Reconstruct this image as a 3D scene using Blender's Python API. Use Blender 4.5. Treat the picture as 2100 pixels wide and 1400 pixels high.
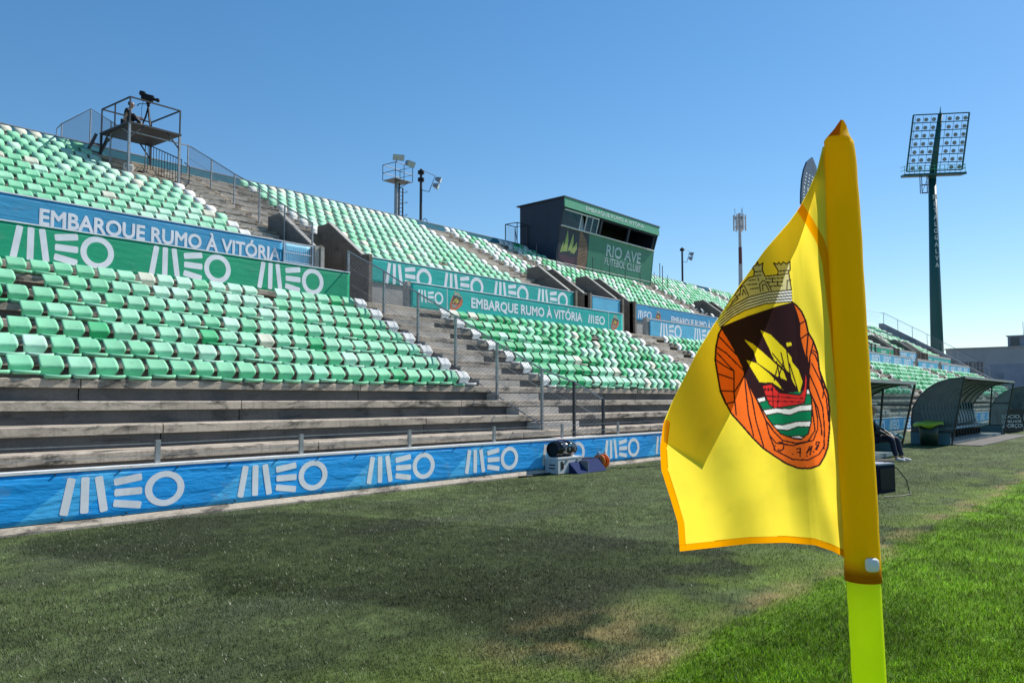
import bpy, bmesh, math, random
import numpy as np
from mathutils import Vector, Matrix
random.seed(7); rng = np.random.default_rng(7)
PI = math.pi
for o in list(bpy.data.objects): bpy.data.objects.remove(o)
sc = bpy.context.scene
col = sc.collection

# ------------------------------------------------------------------ camera
FPX, CX, CY, HY, VPX, EYE = 1725., 1050., 700., 818., 2430., 1.6
psi = math.atan2(VPX - CX, math.hypot(FPX, HY - CY)); pit = math.atan2(HY - CY, FPX)
F = np.array([math.cos(psi)*math.cos(pit), math.sin(psi)*math.cos(pit), math.sin(pit)])
R = np.array([math.sin(psi), -math.cos(psi), 0.]); U = np.cross(R, F)
CAM = np.array([0., 0., EYE])
cam = bpy.data.cameras.new('camera'); camo = bpy.data.objects.new('camera', cam); col.objects.link(camo)
cam.sensor_width = 36.; cam.lens = FPX/2100*36; cam.clip_start = .05; cam.clip_end = 4000
camo.matrix_world = Matrix(((R[0], U[0], -F[0], 0), (R[1], U[1], -F[1], 0), (R[2], U[2], -F[2], EYE), (0, 0, 0, 1)))
sc.camera = camo
def ray(x, y): return F*FPX + R*(x-CX) - U*(y-CY)
def atY(x, y, D): r = ray(x, y); return CAM + r*(D/r[1])
def atX(x, y, D): r = ray(x, y); return CAM + r*(D/r[0])
def atZ(x, y, Z): r = ray(x, y); return CAM + r*((Z-EYE)/r[2])
def proj(P):
    v = np.asarray(P, float) - CAM; z = v@F
    return CX + FPX*(v@R)/z, CY - FPX*(v@U)/z, z

# ------------------------------------------------------------------ light
SUN_EL, SUN_AZ = math.radians(41), math.radians(-13)
sd = Vector((math.cos(SUN_EL)*math.cos(SUN_AZ), math.cos(SUN_EL)*math.sin(SUN_AZ), math.sin(SUN_EL)))
w = bpy.data.worlds.new('World'); sc.world = w; w.use_nodes = True
nt = w.node_tree; bg = nt.nodes['Background']
sky = nt.nodes.new('ShaderNodeTexSky'); sky.sky_type = 'NISHITA'; sky.sun_disc = False
sky.sun_elevation = SUN_EL; sky.sun_rotation = math.atan2(sd.x, sd.y)
sky.altitude = 0; sky.air_density = 1.0; sky.dust_density = .1; sky.ozone_density = 3.8
hs = nt.nodes.new('ShaderNodeHueSaturation'); hs.inputs['Saturation'].default_value = 1.26; gm_ = nt.nodes.new('ShaderNodeGamma'); gm_.inputs[1].default_value = .85; nt.links.new(sky.outputs[0], hs.inputs['Color']); nt.links.new(hs.outputs[0], gm_.inputs[0]); nt.links.new(gm_.outputs[0], bg.inputs[0]); bg.inputs[1].default_value = .130
sl = bpy.data.lights.new('sun', 'SUN'); sl.energy = 5.0; sl.angle = math.radians(.55); sl.color = (1, .95, .87)
slo = bpy.data.objects.new('sun', sl); col.objects.link(slo); slo.rotation_euler = sd.to_track_quat('Z', 'Y').to_euler()
slo.location = (0, 0, 60)
sc.view_settings.view_transform = 'Standard'; sc.view_settings.look = 'None'
sc.view_settings.exposure = .42; sc.view_settings.gamma = 1
sc.view_settings.use_curve_mapping = False

# ------------------------------------------------------------------ materials
def lin(r, g, b):
    f = lambda c: (c/255/12.92) if c/255 <= .04045 else ((c/255+.055)/1.055)**2.4
    return (f(r), f(g), f(b), 1)
def sc4(c, k): return (min(1, c[0]*k), min(1, c[1]*k), min(1, c[2]*k), 1)
MATS = {}
def nodes_of(name):
    m = bpy.data.materials.new(name); m.use_nodes = True
    n = m.node_tree.nodes; l = m.node_tree.links
    return m, n, l, n['Principled BSDF']
def noise(n, l, scale, vec=None, detail=4, rough=.6, dist=0):
    t = n.new('ShaderNodeTexNoise'); t.inputs['Scale'].default_value = scale
    t.inputs['Detail'].default_value = detail; t.inputs['Roughness'].default_value = rough
    t.inputs['Distortion'].default_value = dist
    if vec is not None: l.new(vec, t.inputs['Vector'])
    return t.outputs['Fac']
def ramp(n, l, fac, a, b, ca, cb):
    r = n.new('ShaderNodeValToRGB'); e = r.color_ramp.elements
    e[0].position = a; e[0].color = ca; e[1].position = b; e[1].color = cb
    l.new(fac, r.inputs[0]); return r.outputs[0]
def mixc(n, l, fac, a, b, mode='MIX'):
    m = n.new('ShaderNodeMix'); m.data_type = 'RGBA'; m.blend_type = mode
    for i, v in ((0, fac), (6, a), (7, b)):
        if hasattr(v, 'is_linked') or hasattr(v, 'links'): l.new(v, m.inputs[i])
        else: m.inputs[i].default_value = v
    return m.outputs[2]
def wpos(n, l, scl=(1, 1, 1)):
    g = n.new('ShaderNodeNewGeometry'); v = n.new('ShaderNodeVectorMath'); v.operation = 'MULTIPLY'
    v.inputs[1].default_value = scl; l.new(g.outputs['Position'], v.inputs[0]); return v.outputs[0]
def M(name, c, rough=.6, var=.18, scale=3., bump=0., bscale=60., metal=0., dirt=0., spec=.5):
    if name in MATS: return MATS[name]
    m, n, l, p = nodes_of(name); p.inputs['Roughness'].default_value = rough; p.inputs['Metallic'].default_value = metal
    p.inputs['Specular IOR Level'].default_value = spec
    pos = wpos(n, l)
    f = noise(n, l, scale, pos, 5)
    o = ramp(n, l, f, .3, .7, sc4(c, 1-var), sc4(c, 1+var))
    if dirt:
        d = noise(n, l, scale*2.7, wpos(n, l, (1, 1, .45)), 8, .7)
        dd = ramp(n, l, d, .52, .72, (0, 0, 0, 1), (dirt, dirt, dirt, 1))
        o = mixc(n, l, dd, o, (c[0]*.28+.01, c[1]*.27+.01, c[2]*.25+.008, 1))
    l.new(o, p.inputs['Base Color'])
    if bump:
        b = n.new('ShaderNodeBump'); b.inputs['Strength'].default_value = bump; b.inputs['Distance'].default_value = .01
        l.new(noise(n, l, bscale, pos, 4), b.inputs['Height']); l.new(b.outputs[0], p.inputs['Normal'])
    MATS[name] = m; return m
def concrete(name, c, stain=.8, streak=.6, seed=0, lo=.53):
    m, n, l, p = nodes_of(name); p.inputs['Roughness'].default_value = .9; p.inputs['Specular IOR Level'].default_value = .2
    pos = wpos(n, l); off = n.new('ShaderNodeVectorMath'); off.operation = 'ADD'; off.inputs[1].default_value = (seed*3.1, seed*7.7, seed*1.3); l.new(pos, off.inputs[0]); pos = off.outputs[0]
    o = ramp(n, l, noise(n, l, 1.1, pos, 8, .65), .25, .75, sc4(c, .72), sc4(c, 1.25))
    o = mixc(n, l, .5, o, ramp(n, l, noise(n, l, 38, pos, 4, .7), .3, .7, (.55, .53, .5, 1), (1, 1, 1, 1)), 'MULTIPLY')
    st = ramp(n, l, noise(n, l, 2.3, wpos(n, l, (.55, 1, 2.2)), 10, .72, .6), lo, lo+.15, (0, 0, 0, 1), (stain,)*3+(1,))
    o = mixc(n, l, st, o, (.035, .034, .032, 1))
    s2 = ramp(n, l, noise(n, l, 3.2, wpos(n, l, (3, 3, .25)), 6, .6), .56, .75, (0, 0, 0, 1), (streak,)*3+(1,))
    o = mixc(n, l, s2, o, (.07, .064, .055, 1))
    ru = ramp(n, l, noise(n, l, 5, wpos(n, l, (.4, 1, 1.5)), 6, .7), .66, .78, (0, 0, 0, 1), (.5, .5, .5, 1))
    o = mixc(n, l, ru, o, (.2, .12, .06, 1))
    l.new(o, p.inputs['Base Color'])
    b = n.new('ShaderNodeBump'); b.inputs['Strength'].default_value = .5; b.inputs['Distance'].default_value = .012
    l.new(noise(n, l, 22, pos, 8, .7), b.inputs['Height']); l.new(b.outputs[0], p.inputs['Normal'])
    MATS[name] = m; return m
def cloth(name, c, c2=None, trans=.0, wr=.35):
    """printed banner cloth; c2 = second colour in wide diagonal print bands"""
    m, n, l, p = nodes_of(name); p.inputs['Roughness'].default_value = .55; p.inputs['Specular IOR Level'].default_value = .35
    pos = wpos(n, l)
    o = ramp(n, l, noise(n, l, .9, pos, 4), .3, .7, sc4(c, .9), sc4(c, 1.1))
    if c2:
        s = n.new('ShaderNodeSeparateXYZ'); l.new(pos, s.inputs[0])
        a = n.new('ShaderNodeMath'); a.operation = 'MULTIPLY_ADD'; a.inputs[1].default_value = -1.35; l.new(s.outputs[2], a.inputs[0]); l.new(s.outputs[0], a.inputs[2])
        b_ = n.new('ShaderNodeMath'); b_.operation = 'MODULO'; b_.inputs[1].default_value = 2.475; l.new(a.outputs[0], b_.inputs[0])
        r = n.new('ShaderNodeValToRGB'); e = r.color_ramp.elements
        d_ = n.new('ShaderNodeMath'); d_.operation = 'DIVIDE'; d_.inputs[1].default_value = 2.475; l.new(b_.outputs[0], d_.inputs[0]); l.new(d_.outputs[0], r.inputs[0])
        e[0].position = 0; e[0].color = c; e[1].position = 1; e[1].color = c
        for pp, cc in ((.1, c), (.62, sc4(c, .8)), (.63, c2), (.88, sc4(c2, .95)), (.89, c)):
            q = e.new(pp); q.color = cc
        o = mixc(n, l, .35, r.outputs[0], o)
    du = ramp(n, l, noise(n, l, 4.5, wpos(n, l, (.6, 1, 1)), 8, .72), .56, .78, (0, 0, 0, 1), (.42, .42, .42, 1)); o = mixc(n, l, du, o, (.30, .29, .26, 1))
    o = mixc(n, l, ramp(n, l, noise(n, l, 70, pos, 3, .7), .35, .65, (.0, .0, .0, 1), (.16, .16, .16, 1)), o, (.02, .03, .04, 1))
    l.new(o, p.inputs['Base Color'])
    b = n.new('ShaderNodeBump'); b.inputs['Strength'].default_value = wr; b.inputs['Distance'].default_value = .03
    l.new(noise(n, l, 3.2, wpos(n, l, (.5, 1, 2.4)), 5, .55, .4), b.inputs['Height']); l.new(b.outputs[0], p.inputs['Normal'])
    MATS[name] = m; return m
def attr_mat(name, rough=.6, trans=0., attr='Col', spec=.3, bump=0, bscale=900):
    m, n, l, p = nodes_of(name); a = n.new('ShaderNodeAttribute'); a.attribute_name = attr
    l.new(a.outputs['Color'], p.inputs['Base Color']); p.inputs['Roughness'].default_value = rough; p.inputs['Specular IOR Level'].default_value = spec
    if bump:
        b = n.new('ShaderNodeBump'); b.inputs['Strength'].default_value = bump; b.inputs['Distance'].default_value = .002
        l.new(noise(n, l, bscale, wpos(n, l), 2), b.inputs['Height']); l.new(b.outputs[0], p.inputs['Normal'])
    if trans:
        t = n.new('ShaderNodeBsdfTranslucent'); l.new(a.outputs['Color'], t.inputs['Color'])
        mx = n.new('ShaderNodeMixShader'); mx.inputs[0].default_value = trans
        l.new(p.outputs[0], mx.inputs[1]); l.new(t.outputs[0], mx.inputs[2]); l.new(mx.outputs[0], n['Material Output'].inputs[0])
    MATS[name] = m; return m
def glass(name, tint, alpha=.35, rough=.12):
    m, n, l, p = nodes_of(name); p.inputs['Base Color'].default_value = tint; p.inputs['Roughness'].default_value = rough
    t = n.new('ShaderNodeBsdfTransparent'); t.inputs[0].default_value = sc4(tint, 1.0)
    t.inputs[0].default_value = (min(1, tint[0]+.45), min(1, tint[1]+.5), min(1, tint[2]+.5), 1)
    f = noise(n, l, 3, wpos(n, l), 6); mp = n.new('ShaderNodeMapRange'); mp.inputs[1].default_value = .3; mp.inputs[2].default_value = .7
    mp.inputs[3].default_value = alpha*.75; mp.inputs[4].default_value = min(1, alpha*1.25); l.new(f, mp.inputs[0])
    mx = n.new('ShaderNodeMixShader'); l.new(mp.outputs[0], mx.inputs[0]); l.new(t.outputs[0], mx.inputs[1]); l.new(p.outputs[0], mx.inputs[2])
    l.new(mx.outputs[0], n['Material Output'].inputs[0]); MATS[name] = m; return m

C_STEP = concrete('concrete_terrace', (.52, .45, .365, 1), .95, .5, 0, .485)
C_RISER = concrete('concrete_riser', (.13, .13, .13, 1), .7, .5, 7)  # dirty concrete, darkened further: shade under the step lips put into the colour
C_STAIR = concrete('concrete_stair', (.60, .555, .50, 1), .6, .3, 3)
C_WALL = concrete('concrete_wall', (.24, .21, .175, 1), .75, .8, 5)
C_PALE = concrete('concrete_pale', (.46, .45, .42, 1), .3, .3, 9)
C_GREY = concrete('concrete_grey_end', (.42, .43, .46, 1), .25, .35, 12)
STEEL = M('galvanised_steel', (.32, .33, .34, 1), .45, .2, 9, metal=.6)
DSTEEL = M('dark_steel', (.045, .047, .055, 1), .5, .25, 9, metal=.3)
WIRE = M('wire', (.3, .31, .32, 1), .5, .2, 9, metal=.4)
WHITE = M('white_paint', (.72, .73, .72, 1), .55, .08, 4, dirt=.25)
PRINT = M('white_print', (.80, .84, .9, 1), .6, .1, 2.5)
BLACK = M('black_plastic', (.012, .012, .014, 1), .6, .3, 20, spec=.25)
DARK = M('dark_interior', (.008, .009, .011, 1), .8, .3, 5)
BLUEB = cloth('blue_banner', sc4(lin(10, 132, 196), 1.75), sc4(lin(70, 164, 214), 1.6), wr=.85)
GREENB = cloth('green_banner', sc4(lin(0, 135, 98), 1.6))
TEALB = cloth('teal_banner', sc4(lin(0, 147, 140), 1.6))
SKYB = cloth('skyblue_banner', sc4(lin(45, 132, 172), 1.5), wr=.5)
PALEB = cloth('pale_blue_banner', sc4(lin(82, 164, 196), 1.4))
BACKB = cloth('back_panel_teal', lin(40, 128, 150))
# ------------------------------------------------------------------ mesh helpers
class MB:
    def __init__(s): s.v = []; s.f = []; s.m = []; s.cur = 0
    def _add(s, vs, fs):
        b = len(s.v); s.v += [tuple(map(float, q)) for q in vs]
        for f in fs: s.f.append(tuple(b+i for i in f)); s.m.append(s.cur)
        return s
    def box(s, x0, x1, y0, y1, z0, z1):
        return s._add([(x0, y0, z0), (x1, y0, z0), (x1, y1, z0), (x0, y1, z0), (x0, y0, z1), (x1, y0, z1), (x1, y1, z1), (x0, y1, z1)],
                      [(0, 3, 2, 1), (4, 5, 6, 7), (0, 1, 5, 4), (1, 2, 6, 5), (2, 3, 7, 6), (3, 0, 4, 7)])
    def prism(s, poly, a, b, axis='X'):
        """poly in the two other axes; extruded from a to b along axis"""
        n = len(poly)
        def P(q, t):
            if axis == 'X': return (t, q[0], q[1])
            if axis == 'Y': return (q[0], t, q[1])
            return (q[0], q[1], t)
        vs = [P(q, a) for q in poly] + [P(q, b) for q in poly]
        fs = [tuple(range(n))[::-1], tuple(range(n, 2*n))] + [(i, (i+1) % n, n+(i+1) % n, n+i) for i in range(n)]
        return s._add(vs, fs)
    def tube(s, pts, r, n=6, cap=True):
        pts = [Vector(p) for p in pts]; rs = r if isinstance(r, (list, tuple)) else [r]*len(pts)
        vs = []; fs = []
        ref = None
        for i, p in enumerate(pts):
            d = (pts[min(i+1, len(pts)-1)] - pts[max(i-1, 0)]).normalized()
            if ref is None:
                ref = d.orthogonal().normalized() if abs(d.z) > .95 or abs(d.z) < .05 and False else (Vector((0, 0, 1)).cross(d).normalized() if abs(d.z) < .95 else Vector((1, 0, 0)))
            a = (ref - d*ref.dot(d)).normalized(); b = d.cross(a); ref = a
            for k in range(n):
                t = 2*PI*(k+.5)/n; vs.append(p + (a*math.cos(t) + b*math.sin(t))*rs[i])
        for i in range(len(pts)-1):
            for k in range(n): fs.append((i*n+k, i*n+(k+1) % n, (i+1)*n+(k+1) % n, (i+1)*n+k))
        if cap: fs += [tuple(range(n))[::-1], tuple(range((len(pts)-1)*n, len(pts)*n))]
        return s._add(vs, fs)
    def bar(s, a, b, w=.03): return s.tube([a, b], w*.7071, 4)
    def poly(s, pts): return s._add(pts, [tuple(range(len(pts)))])
    def mesh(s, name, mats):
        me = bpy.data.meshes.new(name); me.from_pydata(s.v, [], s.f)
        mats = mats if isinstance(mats, (list, tuple)) else [mats]
        for m in mats: me.materials.append(m)
        if len(mats) > 1: me.polygons.foreach_set('material_index', s.m)
        me.update(); return me
    def build(s, name, mats, parent=None, smooth=False, recalc=True):
        me = s.mesh(name, mats)
        if recalc:
            b = bmesh.new(); b.from_mesh(me); bmesh.ops.recalc_face_normals(b, faces=b.faces); b.to_mesh(me); b.free()
        if smooth: me.polygons.foreach_set('use_smooth', [True]*len(me.polygons))
        return add(name, me, parent)
def add(name, me, parent=None, loc=None):
    o = bpy.data.objects.new(name, me); col.objects.link(o)
    if parent is not None: adopt(o, parent)
    if loc is not None: o.location = loc
    return o
ROOT = {}
def worldloc(o):
    v = Vector((0, 0, 0))
    while o is not None: v += o.location; o = o.parent
    return v
def adopt(o, parent):
    o.parent = parent; o.location = -worldloc(parent)      # part meshes are written in world coordinates
def tag(o, label, cat, group=None):
    o['label'] = label; o['category'] = cat
    if group: o['group'] = group
    return o
def thing(name, label, cat, loc=(0, 0, 0), group=None):
    o = bpy.data.objects.new(name, None); o.empty_display_size = .2; o.location = loc; col.objects.link(o)
    return tag(o, label, cat, group)
def struct(o, kind='structure'): o['kind'] = kind; return o
def smooth(me): me.polygons.foreach_set('use_smooth', [True]*len(me.polygons)); return me

# flat print (lettering, logos) laid on a plane Y = const, facing the pitch
_tc = {}
def text_data(body, bold=.02):
    k = (body, bold)
    if k in _tc: return _tc[k]
    c = bpy.data.curves.new('t', 'FONT'); c.body = body; c.size = 1; c.offset = bold; c.resolution_u = 3; c.fill_mode = 'FRONT'
    o = bpy.data.objects.new('t', c); col.objects.link(o); bpy.context.view_layer.update()
    me = bpy.data.meshes.new_from_object(o.evaluated_get(bpy.context.evaluated_depsgraph_get()))
    v = np.array([q.co[:2] for q in me.vertices]); f = [tuple(p.vertices) for p in me.polygons]
    bpy.data.objects.remove(o); bpy.data.curves.remove(c); bpy.data.meshes.remove(me)
    mn, mx = v.min(0), v.max(0); v = (v-mn)/(mx-mn); _tc[k] = (v, f, (mx-mn)[0]/(mx-mn)[1]); return _tc[k]
def bold_copies(v, f, bold, H):
    """stacked, slightly shifted copies thicken the strokes; each sits a hair in front of the last"""
    d = bold*H; return [(0, 0, 0)]+[(d*math.cos(a), d*math.sin(a), k+1) for k, a in enumerate(np.linspace(0, 2*PI, 8, endpoint=False))] if bold > .001 else [(0, 0, 0)]
def lettering(body, x0, x1, z0, z1, Y, parent, mat=None, bold=.02, Yt=None, name='lettering'):
    v, f, _ = text_data(body, 0.); yt = Y if Yt is None else Yt; b = MB()
    for dx, dz, k in bold_copies(v, f, bold*1.15, z1-z0):
        b._add([(x0+(x1-x0)*q[0]+dx, Y+(yt-Y)*q[1]-k*.0005, z0+(z1-z0)*q[1]+dz) for q in v], f)
    return b.build(name, mat or PRINT, parent, recalc=False)
def rbar(b, x0, z0, x1, z1, w, Y, skew=(1, 0)):
    """bar from a to b with rounded corners, width w"""
    a = np.array([x0, z0]); c = np.array([x1, z1]); d = (c-a)/np.linalg.norm(c-a); n = np.array([-d[1], d[0]])*w/2; r = w*.22
    L = np.linalg.norm(c-a); pts = []
    for (u, s, t0) in ((L-r, 1, 90), (r, 1, 180), (r, -1, 270), (L-r, -1, 0)):
        pass
    for cx_, cn, t0 in ((L-r, 1-2*r/w, 0), (r, 1-2*r/w, 90), (r, -(1-2*r/w), 180), (L-r, -(1-2*r/w), 270)):
        for k in range(4):
            t = math.radians(t0+30*k); q = a + d*(cx_+r*math.cos(t)) + n*cn + (n/(w/2))*r*math.sin(t); pts.append((q[0], Y, q[1]))
    b.poly(pts)
def meo(x0, x1, z0, z1, Y, parent, mat=None):
    """three leaning bars, three cross bars and a ring"""
    W = x1-x0; H = z1-z0; b = MB(); X = lambda u: x0+W*u; Z = lambda v: z0+H*v
    w = .062*W
    rbar(b, X(.033), Z(.02), X(.085), Z(.98), w, Y); rbar(b, X(.185), Z(.02), X(.185), Z(.98), w, Y); rbar(b, X(.335), Z(.02), X(.285), Z(.98), w, Y)
    rbar(b, X(.405), Z(.78), X(.63), Z(.89), .2*H, Y); rbar(b, X(.41), Z(.5), X(.635), Z(.5), .2*H, Y); rbar(b, X(.405), Z(.22), X(.63), Z(.1), .2*H, Y)
    n = 28; ro = H*.5; ri = H*.325; rx = .172*W; c = (X(.828), Z(.5)); vs = []
    for k in range(n):
        t = 2*PI*k/n; vs += [(c[0]+rx*math.cos(t), Y, c[1]+ro*math.sin(t)), (c[0]+rx*.64*math.cos(t), Y, c[1]+ri*math.sin(t))]
    b._add(vs, [(2*k, 2*((k+1) % n), 2*((k+1) % n)+1, 2*k+1) for k in range(n)])
    o = b.build('logo', mat or PRINT, parent, recalc=False); return o

# ------------------------------------------------------------------ crest artwork (drawn as outlines, returned as colours)
YEL, ORA, BRN, RED_, GRN, WHT, STN = lin(228, 205, 40), lin(238, 108, 40), lin(48, 30, 34), lin(214, 50, 48), lin(18, 118, 78), lin(228, 226, 224), lin(205, 196, 150)
def inpoly(x, y, P):
    r = np.zeros(x.shape, bool); n = len(P)
    for i in range(n):
        (x1, y1), (x2, y2) = P[i], P[(i+1) % n]
        c = ((y1 > y) != (y2 > y)); 
        with np.errstate(divide='ignore', invalid='ignore'): xi = (x2-x1)*(y-y1)/((y2-y1) or 1e-9)+x1
        r ^= c & (x < xi)
    return r
def nearline(x, y, P, w, closed=False):
    r = np.zeros(x.shape, bool); Q = list(P)+([P[0]] if closed else [])
    for (x1, y1), (x2, y2) in zip(Q[:-1], Q[1:]):
        dx, dy = x2-x1, y2-y1; L = dx*dx+dy*dy or 1e-9
        t = np.clip(((x-x1)*dx+(y-y1)*dy)/L, 0, 1); r |= (x-x1-t*dx)**2+(y-y1-t*dy)**2 < w*w/4
    return r
OVAL = [(140,500),(125,530),(110,600),(105,680),(118,760),(135,860),(165,930),(205,1000),(260,1060),(320,1130),(385,1195),(450,1240),(520,1285),(590,1312),(660,1315),(715,1295),(745,1245),(765,1190),(775,1080),(775,980),(765,880),(745,820),(715,740),(705,640),(680,570),(650,520),(635,450),(610,395),(580,360),(560,345),(480,365),(300,425),(200,465)]
FIELD = [(140,490),(200,465),(300,425),(480,365),(560,345),(580,400),(600,470),(600,540),(620,620),(645,690),(655,760),(655,850),(668,900),(672,960),(668,1040),(650,1110),(610,1143),(560,1138),(490,1112),(440,1060),(390,985),(345,905),(310,840),(285,780),(275,740),(240,660),(190,570)]
def crest(x, y):
    """x, y arrays in the artwork's own units (about 105..775 by 100..1315); returns colours and coverage"""
    c = np.zeros(x.shape+(3,)); a = np.zeros(x.shape, bool)
    def put(mask, colr): c[mask] = colr[:3]; a[mask] = True
    put(inpoly(x, y, OVAL), ORA); put(inpoly(x, y, FIELD), BRN)
    low = inpoly(x, y, FIELD)
    put(low & inpoly(x, y, [(340,905),(400,893),(640,855),(680,845),(680,1150),(340,1150)]), GRN)
    for P in ([(330,908),(398,893),(402,920),(340,935)], [(636,853),(680,845),(680,880),(640,882)], [(370,975),(460,960),(540,966),(600,945),(690,938),(690,974),(600,980),(540,1003),(470,990),(380,1008)], [(420,1055),(500,1060),(580,1040),(690,1036),(690,1072),(590,1070),(530,1092),(440,1080)], [(540,1128),(590,1122),(640,1130),(600,1150)]):
        put(low & inpoly(x, y, P), WHT); put(low & nearline(x, y, P, 7, True), BRN)
    for P in ([(370,505),(430,532),(520,622),(552,665),(565,770),(500,725),(450,680),(420,610)], [(275,560),(325,585),(385,635),(440,685),(505,745),(525,800),(465,775),(350,695),(330,625)], [(288,680),(350,700),(420,758),(475,815),(505,858),(440,812),(365,810),(328,750)], [(545,680),(592,735),(617,805),(600,872),(560,805),(540,760)], [(520,580),(550,575),(553,595),(526,602)]):
        put(inpoly(x, y, P), YEL)
    for P in ([(515,575),(562,870)], [(490,635),(542,865)], [(465,690),(500,865)], [(440,640),(520,740)], [(470,720),(450,800)], [(505,690),(470,800)], [(540,700),(590,860)]): put(nearline(x, y, P, 7), BRN)
    hull = [(380,830),(438,820),(462,852),(482,872),(560,880),(602,886),(625,850),(634,745),(644,800),(640,870),(627,932),(560,946),(450,962),(420,940),(400,890)]
    put(inpoly(x, y, hull), RED_); put(nearline(x, y, hull, 6, True), BRN)
    for P in ([(405,890),(620,905)], [(415,920),(625,925)], [(440,822),(445,955)], [(475,875),(470,958)]): put(nearline(x, y, P, 5), BRN)
    for i in range(3): put(inpoly(x, y, [(392+i*18,845),(404+i*18,845),(404+i*18,860),(392+i*18,860)]), BRN)
    put(nearline(x, y, OVAL[:30], 11), BRN); put(nearline(x, y, FIELD, 8, True), BRN)
    for P in ([(110,600),(170,640),(275,745)], [(108,680),(160,715),(215,745)], [(118,640),(215,745)], [(120,760),(210,790)], [(135,860),(212,865)], [(170,935),(218,925)], [(130,545),(240,660)], [(215,745),(215,870),(228,1000)], [(275,745),(285,860),(300,1000),(330,1125)], [(215,870),(260,800),(280,760)], [(285,780),(320,900),(345,1040),(390,1190)], [(345,905),(400,1030),(420,1110),(455,1205)], [(400,1030),(450,1100),(500,1150),(580,1168),(650,1155),(690,1090),(672,960)], [(420,1115),(460,1165),(560,1180),(680,1150),(700,1095)], [(450,1205),(560,1262),(650,1265),(715,1230),(745,1180)], [(635,450),(600,470)], [(655,520),(600,560)], [(650,525),(640,640),(655,740)], [(680,575),(660,660),(655,760)], [(705,640),(670,620)], [(710,700),(690,650),(665,630)], [(655,760),(700,860),(735,960),(745,1080),(742,1200)], [(670,700),(720,800),(755,900),(770,1040)], [(660,870),(705,960),(725,1060),(730,1120)], [(655,850),(690,940),(705,1020),(705,1090)], [(715,740),(735,830),(745,840)], [(745,820),(735,900)]): put(inpoly(x, y, OVAL) & nearline(x, y, P, 8), BRN)
    # R.A.F.C. seen from behind
    for P in ([(716,1160),(700,1205)], [(716,1160),(698,1160),(694,1175),(710,1182)], [(704,1182),(692,1203)], [(672,1185),(660,1235)], [(660,1185),(640,1225)], [(672,1187),(642,1224)], [(604,1195),(602,1245)], [(604,1197),(582,1200)], [(603,1218),(586,1220)], [(478,1162),(498,1160),(508,1175),(504,1200),(488,1212),(474,1205)], [(682,1215),(684,1218)], [(640,1240),(643,1242)], [(558,1230),(560,1232)], [(455,1180),(457,1183)]): put(nearline(x, y, P, 8), BRN)
    # mural crown
    wall = [(110,440),(150,385),(195,330),(225,290),(255,250),(275,225),(300,200),(330,190),(335,160),(322,135),(345,125),(352,105),(360,128),(385,112),(380,150),(392,180),(400,190),(470,182),(475,160),(447,112),(470,120),(478,108),(490,122),(505,106),(520,118),(543,104),(545,150),(535,165),(552,270),(420,282),(300,312),(200,368)]
    put(inpoly(x, y, wall), STN); put(nearline(x, y, wall, 7, True), BRN)
    band = [(110,440),(200,368),(300,312),(420,282),(552,270),(556,338),(480,340),(380,352),(280,388),(200,432),(133,490)]
    put(inpoly(x, y, band), WHT)
    for k in (0, .25, .5, .75, 1):
        top = [(110,440),(200,368),(300,312),(420,282),(552,270)]; bot = [(133,490),(200,432),(280,388),(400,350),(556,338)]
        put(nearline(x, y, [(p[0]*(1-k)+q[0]*k, p[1]*(1-k)+q[1]*k) for p, q in zip(top, bot)], 7), BRN)
    for P in ([(250,305),(255,255),(275,245),(300,300)], [(265,300),(270,268),(285,295)], [(370,280),(365,235),(385,215),(410,225),(435,272)], [(385,275),(382,240),(400,235),(420,272)], [(330,190),(375,182)], [(335,165),(385,160)], [(470,185),(535,172)], [(478,160),(540,155)], [(400,205),(500,200)], [(410,225),(500,222)], [(430,248),(500,245)], [(440,200),(440,222)], [(470,222),(470,246)], [(300,215),(340,210)], [(290,240),(350,235)], [(310,265),(360,258)], [(200,345),(250,290)], [(170,380),(240,320)], [(225,300),(240,320)], [(525,270),(527,215),(548,212)], [(355,200),(360,215)]): put(nearline(x, y, P, 6), BRN)
    return c, a
def grid_mesh(name, P, C=None):
    """P: (n, m, 3) points, C: (n, m, 3) colours"""
    n, m = P.shape[:2]; me = bpy.data.meshes.new(name); me.vertices.add(n*m); me.vertices.foreach_set('co', P.reshape(-1))
    i = np.arange(n*m).reshape(n, m); q = np.stack([i[:-1, :-1], i[:-1, 1:], i[1:, 1:], i[1:, :-1]], -1).reshape(-1, 4)
    me.loops.add(q.size); me.loops.foreach_set('vertex_index', q.reshape(-1)); me.polygons.add(len(q))
    me.polygons.foreach_set('loop_start', np.arange(0, q.size, 4)); me.polygons.foreach_set('use_smooth', np.ones(len(q), bool)); me.update(); me.validate()
    if C is not None:
        at = me.color_attributes.new('Col', 'FLOAT_COLOR', 'POINT'); at.data.foreach_set('color', np.concatenate([C, np.ones(C.shape[:2]+(1,))], -1).reshape(-1))
    return me
PRINTM = attr_mat('printed_crest', .6)
def crest_print(x0, x1, z0, z1, Y, parent, back):
    nz, nx = 84, 48; u = np.linspace(0, 1, nx)[None, :]*np.ones((nz, 1)); v = np.linspace(0, 1, nz)[:, None]*np.ones((1, nx))
    c, a = crest(790-u*700+0, 1330-v*1235); c = c*.75+.06; c[~a] = back[:3]
    P = np.stack([x0+(x1-x0)*u, np.full_like(u, Y), z0+(z1-z0)*v], -1)
    me = grid_mesh('crest', P, c); me.materials.append(PRINTM); return add('crest', me, parent)

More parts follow.
